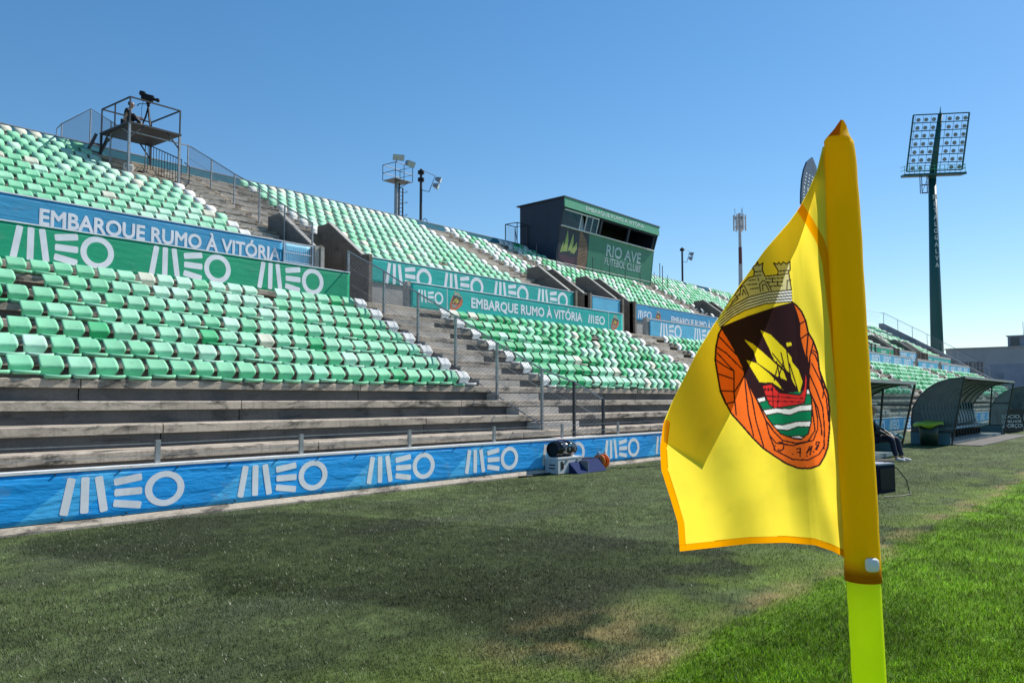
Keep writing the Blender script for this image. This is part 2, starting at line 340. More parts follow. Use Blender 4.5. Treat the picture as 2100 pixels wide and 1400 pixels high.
def fbm(x, y, s, o=4, seed=0):
    t = np.zeros(np.shape(x)); amp = .5
    for k in range(o):
        X = x*s*2**k+seed*17.3; Yq = y*s*2**k+seed*5.1; xi = np.floor(X); yi = np.floor(Yq); fx = X-xi; fy = Yq-yi; fx = fx*fx*(3-2*fx); fy = fy*fy*(3-2*fy)
        h_ = lambda i, j: np.modf(np.abs(np.sin(i*127.1+j*311.7+k*74.7)*43758.5453))[0]
        t += amp*((h_(xi, yi)*(1-fx)+h_(xi+1, yi)*fx)*(1-fy)+(h_(xi, yi+1)*(1-fx)+h_(xi+1, yi+1)*fx)*fy); amp *= .5
    return t/(1-.5**o)

# ================================================================== SETTING
# ground far and wide
m = concrete('outer_ground', (.2, .185, .16, 1), .3, .1, 2)
struct(MB()._add([(-400, -600, -.03), (1500, -600, -.03), (1500, 900, -.03), (-400, 900, -.03)], [(0, 1, 2, 3)]).build('ground', m))

EDGE = 2.56
SWEEP = [tuple(atZ(x, y, 0)[:2]) for x, y in ((60,1104),(300,1066),(560,1050),(787,1062),(1027,1080),(1393,1113),(1620,1150),(1500,1195),(1290,1212),(1240,1290),(1220,1362),(1173,1333),(1000,1287),(880,1260),(653,1227),(467,1220),(427,1207),(400,1173),(320,1160),(40,1140))]
def turf_col(x, y):
    """linear colours of the synthetic surround (y > EDGE) and the natural pitch; damp dark patch, worn and straw areas"""
    e = EDGE + .22*(fbm(x, y, .9, 3, 3)-.5) + .1*(fbm(x, y, 3.5, 3, 8)-.5)
    n1 = fbm(x, y, .55, 5, 1); n2 = fbm(x, y, 2.6, 4, 2); n3 = fbm(x*.5, y, 1.2, 4, 5)
    syn = np.array([.070, .094, .034])*(.62+.85*n1)[..., None]*(.8+.4*n2)[..., None]
    syn = syn*(1-.3*np.clip((n3-.55)*5, 0, 1))[..., None]
    n4 = fbm(x, y, 9., 3, 21); n5 = fbm(x*.45, y*1.1, 3.1, 3, 23); syn = syn*(.45+1.1*n4)[..., None]*(.7+.6*n5)[..., None]
    grey = np.clip((n3-.5)*4, 0, 1)[..., None]; syn = syn*(1-.5*grey)+np.array([.085, .10, .06])*.5*grey
    # flattened damp darker sweep across the surround
    jx, jy = x+.34*(fbm(x, y, 1.1, 5, 9)-.5), y+.34*(fbm(x, y, 1.1, 5, 19)-.5); band = np.zeros(np.shape(x))
    for q in range(10): band += inpoly(jx+.1*math.cos(q*2.4)*(.2+.08*q), jy+.12*math.sin(q*2.4)*(.2+.08*q), SWEEP)/10.
    band *= .75+.5*n2; syn = syn*(1-.5*np.clip(band, 0, 1))[..., None]
    nat = np.array([.095, .185, .008])*(.45+1.1*n2)[..., None]*(.7+.6*n1)[..., None]
    nat = nat*(.55+.9*n4)[..., None]
    pale = np.clip((fbm(x, y, .8, 4, 12)-.62)*6, 0, 1)[..., None]; nat = nat*(1-.3*pale)+np.array([.16, .22, .09])*.3*pale
    straw = np.array([.30, .235, .10])*(.7+.6*n2)[..., None]; mott = np.array([.13, .19, .03])*(.6+.8*n2)[..., None]
    dist = y-e
    out = np.where((dist > 0)[..., None], syn, nat)
    k = np.clip(1-np.abs(dist-.1)/(.14+.22*n1), 0, 1)*np.clip((fbm(x, y, 2.2, 4, 6)-.3)*3, 0, 1); out = out*(1-k[..., None])+straw*k[..., None]
    k2 = np.clip(1-(dist-.05)/(.9+1.3*fbm(x, y, .5, 3, 4)), 0, 1)*(dist > 0)*np.clip((fbm(x, y, 1.8, 4, 7)-.4)*3.5, 0, .85)
    out = out*(1-k2[..., None])+mott*k2[..., None]
    gx = np.exp(-((x-4.9)**2/.5+(y-3.3)**2/.12))*np.clip((fbm(x, y, 4, 4, 3)-.35)*3, 0, 1); out = out*(1-gx[..., None])+straw*gx[..., None]
    return out, dist
TURFM = attr_mat('turf', .95, spec=.1, bump=.9, bscale=240)
def ground_grid(name, xs, ys, z):
    X, Y = np.meshgrid(xs, ys); c, _ = turf_col(X, Y); P = np.stack([X, Y, np.full_like(X, z)+.012*(fbm(X, Y, .6, 3, 2)-.5)], -1)
    me = grid_mesh(name, P, c); me.materials.append(TURFM); return struct(add(name, me))
xs = np.concatenate([np.arange(-6, 22, .06), np.arange(22, 60, .2), np.arange(60, 121, 1)])
ground_grid('synthetic_turf', xs, np.concatenate([np.arange(EDGE-.3, 6, .05), np.arange(6, 10.95, .08)]), .0)
ground_grid('pitch', xs, np.concatenate([np.arange(-60, -8, 1.5), np.arange(-8, EDGE+.0, .06)]), -.008)
# blades: density falls with the square of the distance from where one stands
BLADE = attr_mat('grass_blades', .42, trans=.3, spec=.38)
NB = 620000
az = math.radians(38.6)+rng.uniform(-.68, .66, NB); rr = np.exp(rng.uniform(math.log(3.6), math.log(36), NB))
bx, by = rr*np.cos(az), rr*np.sin(az)
ok = (by < 10.72) & (by > -14) & (bx > -3); bx, by, rr = bx[ok], by[ok], rr[ok]
c, dist = turf_col(bx, by); nat = dist < 0
k = np.where(nat, 1.0, .9)*(1+.035*rr)
hgt = np.where(nat, rng.uniform(.018, .034, len(bx)), rng.uniform(.014, .03, len(bx)))*k**.6
wid = rng.uniform(.0015, .003, len(bx))*k*1.15; th = rng.uniform(0, 2*PI, len(bx)); lean = rng.uniform(.1, 1.0, len(bx)); la = rng.normal(2.6, 1.4, len(bx))
z0 = -.006
def make_blades(name, sel):
    n = int(sel.sum()); x, y, h_, w_, t, le, a = bx[sel], by[sel], hgt[sel], wid[sel], th[sel], lean[sel], la[sel]
    P = np.zeros((n, 3, 3)); P[:, 0] = np.stack([x-w_*np.cos(t), y-w_*np.sin(t), np.full(n, z0)], -1); P[:, 1] = np.stack([x+w_*np.cos(t), y+w_*np.sin(t), np.full(n, z0)], -1)
    P[:, 2] = np.stack([x+h_*le*np.cos(a), y+h_*le*np.sin(a), h_*np.sqrt(np.clip(1-(le*.75)**2, .2, 1))], -1)
    me = bpy.data.meshes.new(name); me.vertices.add(3*n); me.vertices.foreach_set('co', P.reshape(-1)); me.loops.add(3*n); me.loops.foreach_set('vertex_index', np.arange(3*n))
    me.polygons.add(n); me.polygons.foreach_set('loop_start', np.arange(0, 3*n, 3)); me.update()
    cc = c[sel]*np.exp(rng.normal(-.08, .55, n))[:, None]; yl = rng.random(n) < .07; cc[yl] = cc[yl]*.5+np.array([.22, .2, .1])*.5
    cc = np.clip(cc, 0, 1); cv = np.repeat(cc[:, None, :], 3, 1); cv[:, 2] *= 1.25
    at = me.color_attributes.new('Col', 'FLOAT_COLOR', 'POINT'); at.data.foreach_set('color', np.concatenate([cv, np.ones((n, 3, 1))], -1).reshape(-1))
    me.materials.append(BLADE); return struct(add(name, me), 'stuff')
o = make_blades('synthetic_grass_blades', ~nat); tag(o, 'dull olive synthetic grass pile between the pitch and the blue advertising wall', 'grass')
o = make_blades('pitch_grass_blades', nat); tag(o, 'bright green natural grass blades on the pitch beside the corner flag', 'grass')

# ================================================================== GRANDSTAND
SX0, SX1 = -1.0, 117.5
LY = lambda k: 14.62+.684*k      # front of the lip of lower step k
LZ = lambda k: 1.94+.3735*k
UY = lambda j: 23.28+.674*j
UZ = lambda j: 6.70+.3645*j
stand = thing('grandstand', 'long weathered concrete grandstand with two tiers of stepped terraces', 'grandstand', (SX0, 12.0, 0))
VOM = [(17.67, 19.85), (32.76, 34.0), (37.0, 38.25), (50.9, 52.2), (66.0, 67.3), (81.0, 82.3), (89.2, 90.6), (98.0, 99.3), (101.4, 102.6)]
_seg = {}
def seg_mesh(L, lip, ov, rise, depth, matk):
    key = (round(L, 3), lip, ov, rise, depth, matk)
    if key in _seg: return _seg[key]
    b = MB(); g = .012; e = .018
    # nose with worn (chamfered) arris, recessed riser behind it; local origin at lip front / tread level
    b.prism([(0, -e), (e, 0), (depth, 0), (depth, -lip), (0, -lip)], g, L-g, 'X'); b.cur = 1
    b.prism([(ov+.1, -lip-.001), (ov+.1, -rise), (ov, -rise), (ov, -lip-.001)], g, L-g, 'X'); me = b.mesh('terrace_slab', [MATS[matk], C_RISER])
    q = bmesh.new(); q.from_mesh(me); bmesh.ops.recalc_face_normals(q, faces=q.faces); q.to_mesh(me); q.free(); _seg[key] = me; return me
def lay_row(name, y, z, rise, depth, holes, phase, Lnear=6.2):
    cuts = [SX0]+[v for hq in holes for v in hq]+[SX1]; sol = [(cuts[i], cuts[i+1]) for i in range(0, len(cuts), 2)]
    for a, b in sol:
        x = a; first = True
        while x < b-.01:
            L = (Lnear if x < 55 else 20.0); L = phase if first and x < 55 else L; first = False
            L = min(L, b-x)
            if b-(x+L) < .5: L = b-x
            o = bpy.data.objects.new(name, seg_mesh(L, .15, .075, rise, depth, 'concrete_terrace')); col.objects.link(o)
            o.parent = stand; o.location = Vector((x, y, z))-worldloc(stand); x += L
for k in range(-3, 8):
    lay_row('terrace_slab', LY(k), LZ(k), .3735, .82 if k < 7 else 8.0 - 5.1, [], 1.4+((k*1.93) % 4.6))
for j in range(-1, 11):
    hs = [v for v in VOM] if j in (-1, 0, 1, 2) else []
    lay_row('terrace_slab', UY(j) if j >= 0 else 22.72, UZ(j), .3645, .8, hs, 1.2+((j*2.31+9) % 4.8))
def part(name, mb, mat, smooth_=False): return mb.build(name, mat, stand, smooth_)
part('gangway_floor', MB().box(SX0, SX1, 10.95, LY(-3)+.3, .1, LZ(-4)-.002), C_STEP)
part('back_wall', MB().box(SX0, SX1, 31.15, 31.4, 0, 10.52), C_GREY)
part('back_panel', MB().box(SX0, SX1, 31.08, 31.12, 10.5, 10.93), BACKB)
part('top_rail', MB().tube([(SX0, 31.1, 10.96), (SX1, 31.1, 10.96)], .03, 6), STEEL)
# lower parapets and upper tier front walls with gaps at the stairs
LOWP = [(SX0, 17.0), (19.5, 33.3), (35.4, 48.6), (50.9, 62.0), (64.6, 85.85), (87.75, 96.05), (97.8, 112.7)]
UPP = [(SX0, 17.62), (19.95, 32.85), (38.25, 50.9), (52.3, 66.0), (67.3, 88.7), (90.7, 97.9), (102.7, 115.0)]
for a, b in LOWP: part('parapet', MB().box(a, b, 20.0, 20.22, LZ(7)-.1, 5.50), C_PALE)
for a, b in UPP: part('upper_front_wall', MB().box(a, b, 22.42, 22.62, LZ(7)-.1, 6.64), C_PALE)
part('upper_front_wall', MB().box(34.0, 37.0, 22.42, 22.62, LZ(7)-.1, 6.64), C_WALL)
# stairwell walls: tall at the back, sloping down to the front wall
for i, (a, b) in enumerate(VOM):
    for x in (a, b):
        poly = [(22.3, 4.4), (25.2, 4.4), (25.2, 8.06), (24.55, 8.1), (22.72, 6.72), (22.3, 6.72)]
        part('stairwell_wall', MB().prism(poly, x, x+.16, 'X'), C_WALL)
        cap = [(24.55, 8.102), (24.55, 8.15), (22.70, 6.77), (22.70, 6.722)]
        part('wall_coping', MB().prism(cap, x-.015, x+.175, 'X'), C_PALE)
    part('stairwell_back', MB().box(a+.16, b, 25.05, 25.2, 4.4, UZ(2)+.3), C_WALL)
part('stairwell_wall', MB().prism([(22.3, 4.4), (25.2, 4.4), (25.2, 7.8), (24.6, 7.85), (22.72, 6.5), (22.3, 6.5)], 115.0, 115.16, 'X'), C_WALL)
# sloping end wall with handrail
endp = [(10.95, 0), (31.4, 0), (31.4, 11.6), (30.8, 11.6), (24.5, 7.9), (18.6, 4.25), (13.0, 1.2), (10.95, 1.0)]
part('end_wall', MB().prism(endp, SX1, SX1+.25, 'X'), C_GREY)
er = MB(); er.tube([(SX1+.12, 31.2, 13.0), (SX1+.12, 30.8, 13.0), (SX1+.12, 24.5, 9.3), (SX1+.12, 18.6, 5.65)], .03, 5)
for t in (.3, .55, .8): er.tube([(SX1+.12, 30.8, 11.6+1.4*t), (SX1+.12, 24.5, 7.9+1.4*t), (SX1+.12, 18.6, 4.25+1.4*t)], .012, 4)
for i in range(8):
    y = 30.8-i*1.74; z = 11.6-(30.8-y)*.59 if y > 24.5 else 7.9-(24.5-y)*.618
    er.tube([(SX1+.12, y, z-.05), (SX1+.12, y, z+1.4)], .035, 5)
er.tube([(SX1-6, 31.25, 12.9), (SX1+.12, 31.2, 13.0)], .025, 5)
for t in range(4): er.tube([(SX1-6, 31.25, 11.6+t*.33), (SX1+.12, 31.2, 11.6+t*.33)], .01, 4)
part('end_handrail', er, STEEL)
# stair half-steps
_st = {}
def stair_block(x0, x1, y, z, h_, dep):
    k_ = (round(x1-x0, 2), round(h_, 3), dep)
    if k_ not in _st:
        b = MB(); e = .02; W = x1-x0
        b.prism([(0, 0), (W, 0), (W, h_-e), (W-e, h_), (e, h_), (0, h_-e)], 0, dep, 'Y'); me = b.mesh('stair_block', C_STAIR)
        q = bmesh.new(); q.from_mesh(me); bmesh.ops.recalc_face_normals(q, faces=q.faces); q.to_mesh(me); q.free(); _st[k_] = me
    o = bpy.data.objects.new('stair_block', _st[k_]); col.objects.link(o); o.parent = stand; o.location = Vector((x0, y, z))-worldloc(stand)
LGAP = [(16.9, 20.0), (32.45, 35.2), (47.9, 50.6), (63.4, 66.2), (85.5, 88.0), (95.9, 98.0)]
for i, (a, b) in enumerate(LGAP):
    for k in range(-4, 7):
        stair_block(a+.42, min(a+2.2, b-.4), LY(k)+.34, LZ(k)+.001, .187, .46)
UGAP = [(15.95, 19.75), (30.4, 32.2), (35.0, 36.75), (47.9, 50.05), (62.0, 64.0), (78.0, 80.0), (88.5, 90.7), (99.0, 102.0)]
for a, b in UGAP:
    for j in range(0, 10):
        if any(v0-.1 < a+1 < v1+.3 for v0, v1 in VOM) and j < 3: continue
        if a == 15.95: stair_block(16.2, 17.5, UY(j)+.33, UZ(j)+.001, .18, .46); (j > 2) and stair_block(17.75, 18.9, UY(j)+.33, UZ(j)+.001, .18, .46)
        else: stair_block(a+.2, b-.3, UY(j)+.33, UZ(j)+.001, .18, .46)

# ------------------------------------------------------------------ seats
SEATC = dict(mint=(158, 218, 186), mint2=(138, 210, 170), pale=(186, 226, 204), green=(84, 188, 132), deep=(40, 160, 100), white=(222, 224, 222), cream=(208, 212, 194))
def seat_mat(n_, c):
    m, n, l, p = nodes_of('seat_'+n_); c = lin(*c); p.inputs['Roughness'].default_value = .62; p.inputs['Specular IOR Level'].default_value = .16
    oi = n.new('ShaderNodeObjectInfo'); pos = wpos(n, l)
    o = ramp(n, l, noise(n, l, 1.7, pos, 3), .3, .7, sc4(c, .86), sc4(c, 1.1))
    d = ramp(n, l, noise(n, l, 9, pos, 7, .7), .55, .8, (0, 0, 0, 1), (.45, .45, .45, 1)); o = mixc(n, l, d, o, (.16, .17, .14, 1))
    l.new(o, p.inputs['Base Color'])
    t = n.new('ShaderNodeBsdfTranslucent'); l.new(o, t.inputs['Color']); mx = n.new('ShaderNodeMixShader'); mx.inputs[0].default_value = .12
    l.new(p.outputs[0], mx.inputs[1]); l.new(t.outputs[0], mx.inputs[2]); l.new(mx.outputs[0], n['Material Output'].inputs[0]); return m
SM = {k: seat_mat(k, v) for k, v in SEATC.items()}; SK = list(SM)
def seat_geo(hi):
    # (y, z, half width): rolled front edge, pan, waist, lumbar bulge, leaning back, curled top
    prof = [(-.385, -.004, .20), (-.40, .03, .222), (-.38, .045, .22), (-.30, .032, .195), (-.14, .028, .165), (-.105, .045, .158), (-.112, .08, .165), (-.142, .16, .19), (-.160, .20, .196), (-.150, .225, .198), (-.09, .30, .196), (-.035, .362, .186), (-.005, .385, .168), (.028, .375, .158)]
    if not hi: prof = [prof[i] for i in (0, 1, 4, 6, 8, 10, 12, 13)]
    us = (-1, -.78, -.35, 0, .35, .78, 1) if hi else (-1, 0, 1)
    n, mm = len(prof), len(us); T = .008; V = []
    for side in (0, 1):
        for i, (y, z, hw) in enumerate(prof):
            a = prof[max(i-1, 0)]; b = prof[min(i+1, n-1)]; d = Vector((0, b[0]-a[0], b[1]-a[1])).normalized(); nn = Vector((0, -d.z, d.y))
            for u in us:
                wing = (-.012*u*u if z > .08 else (.012*u*u if y > -.45 else -0.0)); cr = .05*(1-u*u) if i < 3 else 0
                q = Vector((u*hw, y+wing-cr*(1 if i < 3 else 0), z+(.015*u*u if .02 < z < .06 and y > -.48 else 0)))
                V.append(q + nn*(T if side == 0 else 0))
    Fc = []
    for i in range(n-1):
        for k in range(mm-1):
            a = i*mm+k; Fc.append((a, a+1, a+mm+1, a+mm)); b = a+n*mm; Fc.append((b, b+mm, b+mm+1, b+1))
    per = [(0, k) for k in range(mm)]+[(i, mm-1) for i in range(1, n)]+[(n-1, k) for k in range(mm-2, -1, -1)]+[(i, 0) for i in range(n-2, 0, -1)]
    for q in range(len(per)):
        a = per[q][0]*mm+per[q][1]; b = per[(q+1) % len(per)][0]*mm+per[(q+1) % len(per)][1]; Fc.append((a, a+n*mm, b+n*mm, b))
    return V, Fc
HV, HF = seat_geo(True); LV, LF = seat_geo(False)
seat_me = {}
for k in SK:
    b = MB(); b._add(HV, HF); me = b.mesh('stadium_seat', SM[k]); q = bmesh.new(); q.from_mesh(me); bmesh.ops.recalc_face_normals(q, faces=q.faces); q.to_mesh(me); q.free(); seat_me[k] = smooth(me)
PT = .4725
LBLK = [(3.2, 16.85), (20.0, 32.4), (35.2, 47.9), (50.6, 63.4), (66.2, 85.4), (88.0, 95.8), (98.0, 112.5)]
UBLK = [(7.0, 15.9), (19.8, 30.35), (32.2, 35.0), (36.75, 47.95), (50.05, 62), (64, 78), (80, 88.5), (90.7, 99), (102, 114.6)]
def tint(x, tier, row):
    r = random.random()
    if tier == 'L' and x < 17: return ('mint' if r < .42 else 'mint2' if r < .78 else 'pale' if r < .9 else 'green' if r < .965 else 'cream')
    if tier == 'L': return ('green' if r < .34 else 'mint2' if r < .58 else 'mint' if r < .75 else 'deep' if r < .88 else 'pale' if r < .96 else 'cream')
    if x < 31: return ('mint' if r < .5 else 'pale' if r < .72 else 'mint2' if r < .96 else 'cream') if row < 10 else ('cream' if r < .5 else 'pale')
    if x < 36: return ('mint' if r < .35 else 'green' if r < .7 else 'white' if r < .85 else 'pale')
    return ('mint2' if r < .35 else 'green' if r < .65 else 'mint' if r < .82 else 'white' if r < .93 else 'deep')
_q = np.array([0.])
def fade(x, r_, tier): return float(fbm(np.array([x]), np.array([r_*.7+(9 if tier == 'U' else 0)]), .35, 3, 4)[0])
SEATS = []
for tier, blocks, rows in (('L', LBLK, 7), ('U', UBLK, 11)):
    for bi, (a, b) in enumerate(blocks):
        for r_ in range(rows):
            y, z = (15.02+.684*r_, LZ(r_)+.008) if tier == 'L' else (23.70+.674*r_, UZ(r_)+.008)
            n_ = int((b-a+.04)/PT); x0 = (b-n_*PT if bi == 0 else a)+PT/2
            for i in range(n_):
                x = x0+i*PT; end = (i == 0 and bi > 0) or i == n_-1
                if tier == 'U':
                    if r_ < 3 and any(v0-.35 < x < v1+.5 for v0, v1 in VOM): continue
                    if 39.6 < x < 51.6 and y > 27.75: continue
                    if bi == 0 and r_ >= 7 and x > 13.75: continue
                    if r_ == 10 and 34.2 < x < 36.9: continue
                if random.random() < (.006 if x < 60 else .02): continue
                t = 'white' if end else tint(x, tier, r_)
                if not end and t in ('mint', 'mint2', 'pale') and random.random() < .75: fq = fade(x, r_, tier); t = 'mint2' if fq < .44 else 'mint' if fq < .62 else 'pale'
                if tier == 'U' and end and x < 31 and random.random() < .4: t = 'mint'
                SEATS.append((x, y, z, t, tier, bi, r_, end))
def seen(q):
    px, py, d = proj((q[0], q[1], q[2]+.25)); return -30 < px < 2130 and -20 < py and d > 0 and not (1400 < px < 1790 and py > 480)
vis = sorted([q for q in SEATS if seen(q)], key=lambda q: math.dist(q[:3], (0, 0, 1.6)))
near = vis[:300]; rest = [q for q in vis[300:]]+[q for q in SEATS if not seen(q)]
ORD = ['front', 'second', 'third', 'fourth', 'fifth', 'sixth', 'top']
for q in near:
    x, y, z, t, tier, bi, r_, end = q
    o = add('stadium_seat', seat_me[t]); o.location = (x, y, z+random.uniform(-.004, .004)); o.rotation_euler = (random.choice([0, 0, 0, .0, -.06, -.14])+random.gauss(0, .018), random.gauss(0, .012), random.gauss(0, .02))
    cname = {'mint': 'mint green', 'mint2': 'mint green', 'pale': 'pale faded green', 'green': 'strong green', 'deep': 'deep green', 'white': 'white', 'cream': 'cream-white'}[t]
    if tier == 'L':
        where = f"in lower tier {ORD[r_]} row " + ('before the fenced stair' if bi == 0 else 'beyond the fenced stair')
        if end: where = f"at the stair end of lower tier {ORD[r_]} row " + ('before the fence' if bi == 0 else 'beyond the fence')
    else: where = f"in upper tier row {['one','two','three','four','five','six','seven','eight','nine','ten','eleven'][r_]} above the banner"
    lab = f"{cname} plastic bucket seat {where}"
    tag(o, lab, 'seat', 'stadium seats: '+lab)
nv = len(LV); V = np.array([tuple(v) for v in LV]); tri = LF
allv = []; allf = []; allm = []
for i, q in enumerate(rest):
    x, y, z, t = q[:4]; a = random.choice([0, 0, 0, -.05, -.13])+random.gauss(0, .015); ca, sa = math.cos(a), math.sin(a)
    W = np.stack([V[:, 0]+x, V[:, 1]*ca-V[:, 2]*sa+y, V[:, 1]*sa+V[:, 2]*ca+z], -1); allv.append(W)
    allf += [tuple(i*nv+k for k in f) for f in LF]; allm += [SK.index(t)]*len(LF)
me = bpy.data.meshes.new('distant_stadium_seats'); me.from_pydata(np.concatenate(allv).tolist(), [], allf)
for k in SK: me.materials.append(SM[k])
me.polygons.foreach_set('material_index', allm); smooth(me)
o = struct(add('distant_stadium_seats', me), 'stuff'); tag(o, 'massed green and white plastic seats filling the farther rows of the grandstand', 'seats')

# ------------------------------------------------------------------ advertising wall at the foot of the stand
wallt = thing('perimeter_wall', 'low concrete wall with white coping along the foot of the grandstand', 'wall', (SX0, 10.82, 0))
MB().box(SX0, SX1, 10.84, 10.98, -.02, .70).build('wall_body', C_PALE, wallt)
MB().box(SX0, SX1, 10.80, 11.0, .702, .735).build('coping', M('coping_white', (.74, .74, .72, 1), .7, .12, 5, dirt=.35), wallt)
MB().prism([(10.74, -.02), (10.838, -.02), (10.838, .1), (10.79, .09), (10.74, .03)], SX0, SX1, 'X').build('footing', C_STEP, wallt)
def banner_grid(name, x0, x1, z0, z1, Y, mat, parent, amp=.006, seed=1):
    nx = max(8, int((x1-x0)/.12)); nz = 10; u, v = np.meshgrid(np.linspace(0, 1, nx), np.linspace(0, 1, nz)); X = x0+(x1-x0)*u; Z = z0+(z1-z0)*v
    d = amp*((fbm(X*.6, Z*2.5, 1.0, 3, seed)-.5)*2*np.sin(PI*v)**.5 + .9*np.exp(-((v-.97)/.08)**2)*(fbm(X, Z, 2.3, 2, seed+3)-.5))
    Pf = np.stack([X, Y+d, Z], -1); me = grid_mesh(name, Pf); me.materials.append(mat); o = add(name, me, parent)
    s = o.modifiers.new('thickness', 'SOLIDIFY'); s.thickness = .003; s.offset = 1
    return o
wb = thing('wall_banner', 'long bright blue printed banner covering the low wall beside the turf', 'banner', (SX0, 10.81, .1))
banner_grid('cloth', SX0, SX1, .105, .695, 10.815, BLUEB, wb, .004)
x = 4.67-2.475*2
while x < SX1-2:
    meo(x, x+1.65, .165, .635, 10.8095, wb, M('wall_print', (.84, .85, .86, 1), .6, .1, 3, dirt=.2)); x += 2.475
gm = MB()
for i in range(150): gm.box(SX0+i*.8, SX0+i*.8+.02, 10.795, 10.81, .665, .685); gm.box(SX0+i*.8+.1, SX0+i*.8+.12, 10.795, 10.81, .118, .138)
g_ = gm.build('eyelet', DSTEEL, wb); g_['kind'] = 'stuff'
rail = thing('wire_rail', 'short grey posts carrying two wires on top of the low wall', 'railing', (SX0, 10.9, .72))
x = 5.99-2.38*3
while x < SX1:
    MB().box(x-.035, x+.035, 10.90, 10.935, .735, 1.05).build('post', STEEL, rail); x += 2.375
for z in (.86, 1.015):
    MB().tube([(SX0+i*2.375, 10.917+.0*i, z+.012*math.sin(i*1.7)) for i in range(50)], .007, 4).build('wire', STEEL, rail)

# ------------------------------------------------------------------ banners on the two parapets
def banner(label, x0, x1, z0, z1, Y, mat, seed=1):
    b = thing('parapet_banner', label, 'banner', (x0, Y, z0)); banner_grid('cloth', x0, x1, z0, z1, Y, mat, b, .004, seed)
    MB().box(x0-.02, x1+.02, Y-.02, Y+.0, z1+.002, z1+.03).build('hem_rail', PRINT, b); return b
YL, YU = 19.96, 22.38; PL, PU = YL-.0055, YU-.0055
MOTTO = 'EMBARQUE RUMO À VITÓRIA'
b = banner('dark blue motto banner on the upper parapet by the camera scaffold stair', 6.0, 16.25, 5.72, 6.63, YU, SKYB, 2)
lettering(MOTTO, 8.95, 16.15, 5.915, 6.49, PU, b, bold=.028); crest_print(6.6, 7.98, 5.72, 6.6, PU, b, sc4(lin(45, 132, 172), 1.5))
mesh_b = thing('barred_gate', 'small blue backed barred panel beside concrete posts on the upper parapet', 'gate', (16.3, 22.3, 5.7))
banner_grid('cloth', 16.28, 17.35, 5.72, 6.6, YU, PALEB, mesh_b)
q = MB(); q.tube([(16.27, 22.3, 5.6), (16.27, 22.3, 6.66)], .02, 5); q.tube([(17.4, 22.3, 5.6), (17.4, 22.3, 6.66)], .02, 5)
for z in (5.7, 6.0, 6.3, 6.63): q.bar((16.27, 22.3, z), (17.4, 22.3, z), .018)
for i in range(14): q.bar((16.33+i*.08, 22.3, 5.65), (16.33+i*.08, 22.3, 6.63), .01)
q.build('bars', PRINT, mesh_b)
MB().box(17.45, 17.62, 22.25, 22.41, 5.3, 6.66).box(17.66, 17.8, 22.2, 22.29, 5.3, 6.64).build('post', C_PALE, mesh_b)
b = banner('emerald green banner with three giant white marks behind the first lower block', 6.4, 16.98, 4.62, 5.47, YL, GREENB, 3)
for x in (7.38, 10.55, 13.68): meo(x, x+2.3, 4.665, 5.435, PL, b)
b = banner('teal banner repeating four white marks on the second upper parapet', 19.98, 32.7, 5.75, 6.62, YU, TEALB, 4)
for x in (20.7, 23.75, 26.8, 29.82): meo(x, x+2.4, 5.76, 6.54, PU, b)
b = banner('teal motto banner with crest and mark behind the second lower block', 19.62, 33.1, 4.62, 5.47, YL, TEALB, 5)
meo(19.9, 21.18, 4.85, 5.28, PL, b); crest_print(21.5, 22.2, 4.68, 5.4, PL, b, sc4(lin(0, 147, 140), 1.6)); lettering(MOTTO, 22.66, 29.78, 4.82, 5.33, PL, b, bold=.03); meo(30.26, 31.6, 4.86, 5.24, PL, b); crest_print(32.12, 32.8, 4.68, 5.4, PL, b, sc4(lin(0, 147, 140), 1.6))
for x in (21.36, 31.9): MB().box(x, x+.025, PL-.002, PL, 4.64, 5.46).build('print_line', PRINT, b)
b = banner('steel blue motto banner on the upper parapet under the commentary box', 38.3, 50.8, 5.72, 6.6, YU, SKYB, 6)
meo(38.69, 40.15, 5.85, 6.3, PU, b); crest_print(40.55, 41.2, 5.75, 6.45, PU, b, sc4(lin(45, 132, 172), 1.5)); lettering(MOTTO, 42.4, 49.6, 5.8, 6.32, PU, b, bold=.03)
b = banner('pale blue banner of white marks behind the third lower block', 35.6, 48.5, 4.6, 5.42, YL, PALEB, 7)
for x in (36.6, 40.27, 43.9): meo(x, x+2.3, 4.64, 5.34, PL, b)
b = banner('small pale blue cloth stretched between two stairwells of the upper tier', 34.25, 36.9, 5.8, 6.62, YU, PALEB, 8)
b = banner('pale blue banner of white marks behind the fourth lower block', 51.0, 61.9, 4.6, 5.36, YL, PALEB, 9)
for x in (52, 55.3, 58.6): meo(x, x+2.3, 4.64, 5.3, PL, b)
b = banner('pale blue banner of large white marks behind the fifth lower block', 64.7, 85.8, 4.5, 5.36, YL, PALEB, 10)
for i in range(6): meo(65.5+3.42*i, 67.9+3.42*i, 4.58, 5.3, PL, b)
b = banner('green teal motto banner on the fifth upper parapet', 67.5, 88.6, 5.55, 6.45, YU, GREENB, 11)
lettering(MOTTO, 73, 82, 5.75, 6.25, PU, b, bold=.03); meo(84.3, 86, 5.75, 6.25, PU, b); crest_print(87, 87.8, 5.65, 6.35, PU, b, sc4(lin(0, 135, 98), 1.6))
b = banner('short pale blue banner with two small marks behind the sixth lower block', 87.8, 96.0, 4.45, 5.27, YL, PALEB, 12)
meo(89.4, 91, 4.65, 5.1, PL, b); meo(92.6, 94.2, 4.65, 5.1, PL, b)
b = banner('short pale blue banner with two tall marks on the sixth upper parapet', 90.75, 97.85, 5.55, 6.45, YU, PALEB, 13)
meo(91.5, 93.8, 5.6, 6.35, PU, b); meo(95, 97.2, 5.6, 6.35, PU, b)
b = banner('pale blue banner of four marks at the far end of the lower tier', 97.85, 112.65, 4.45, 5.28, YL, PALEB, 14)
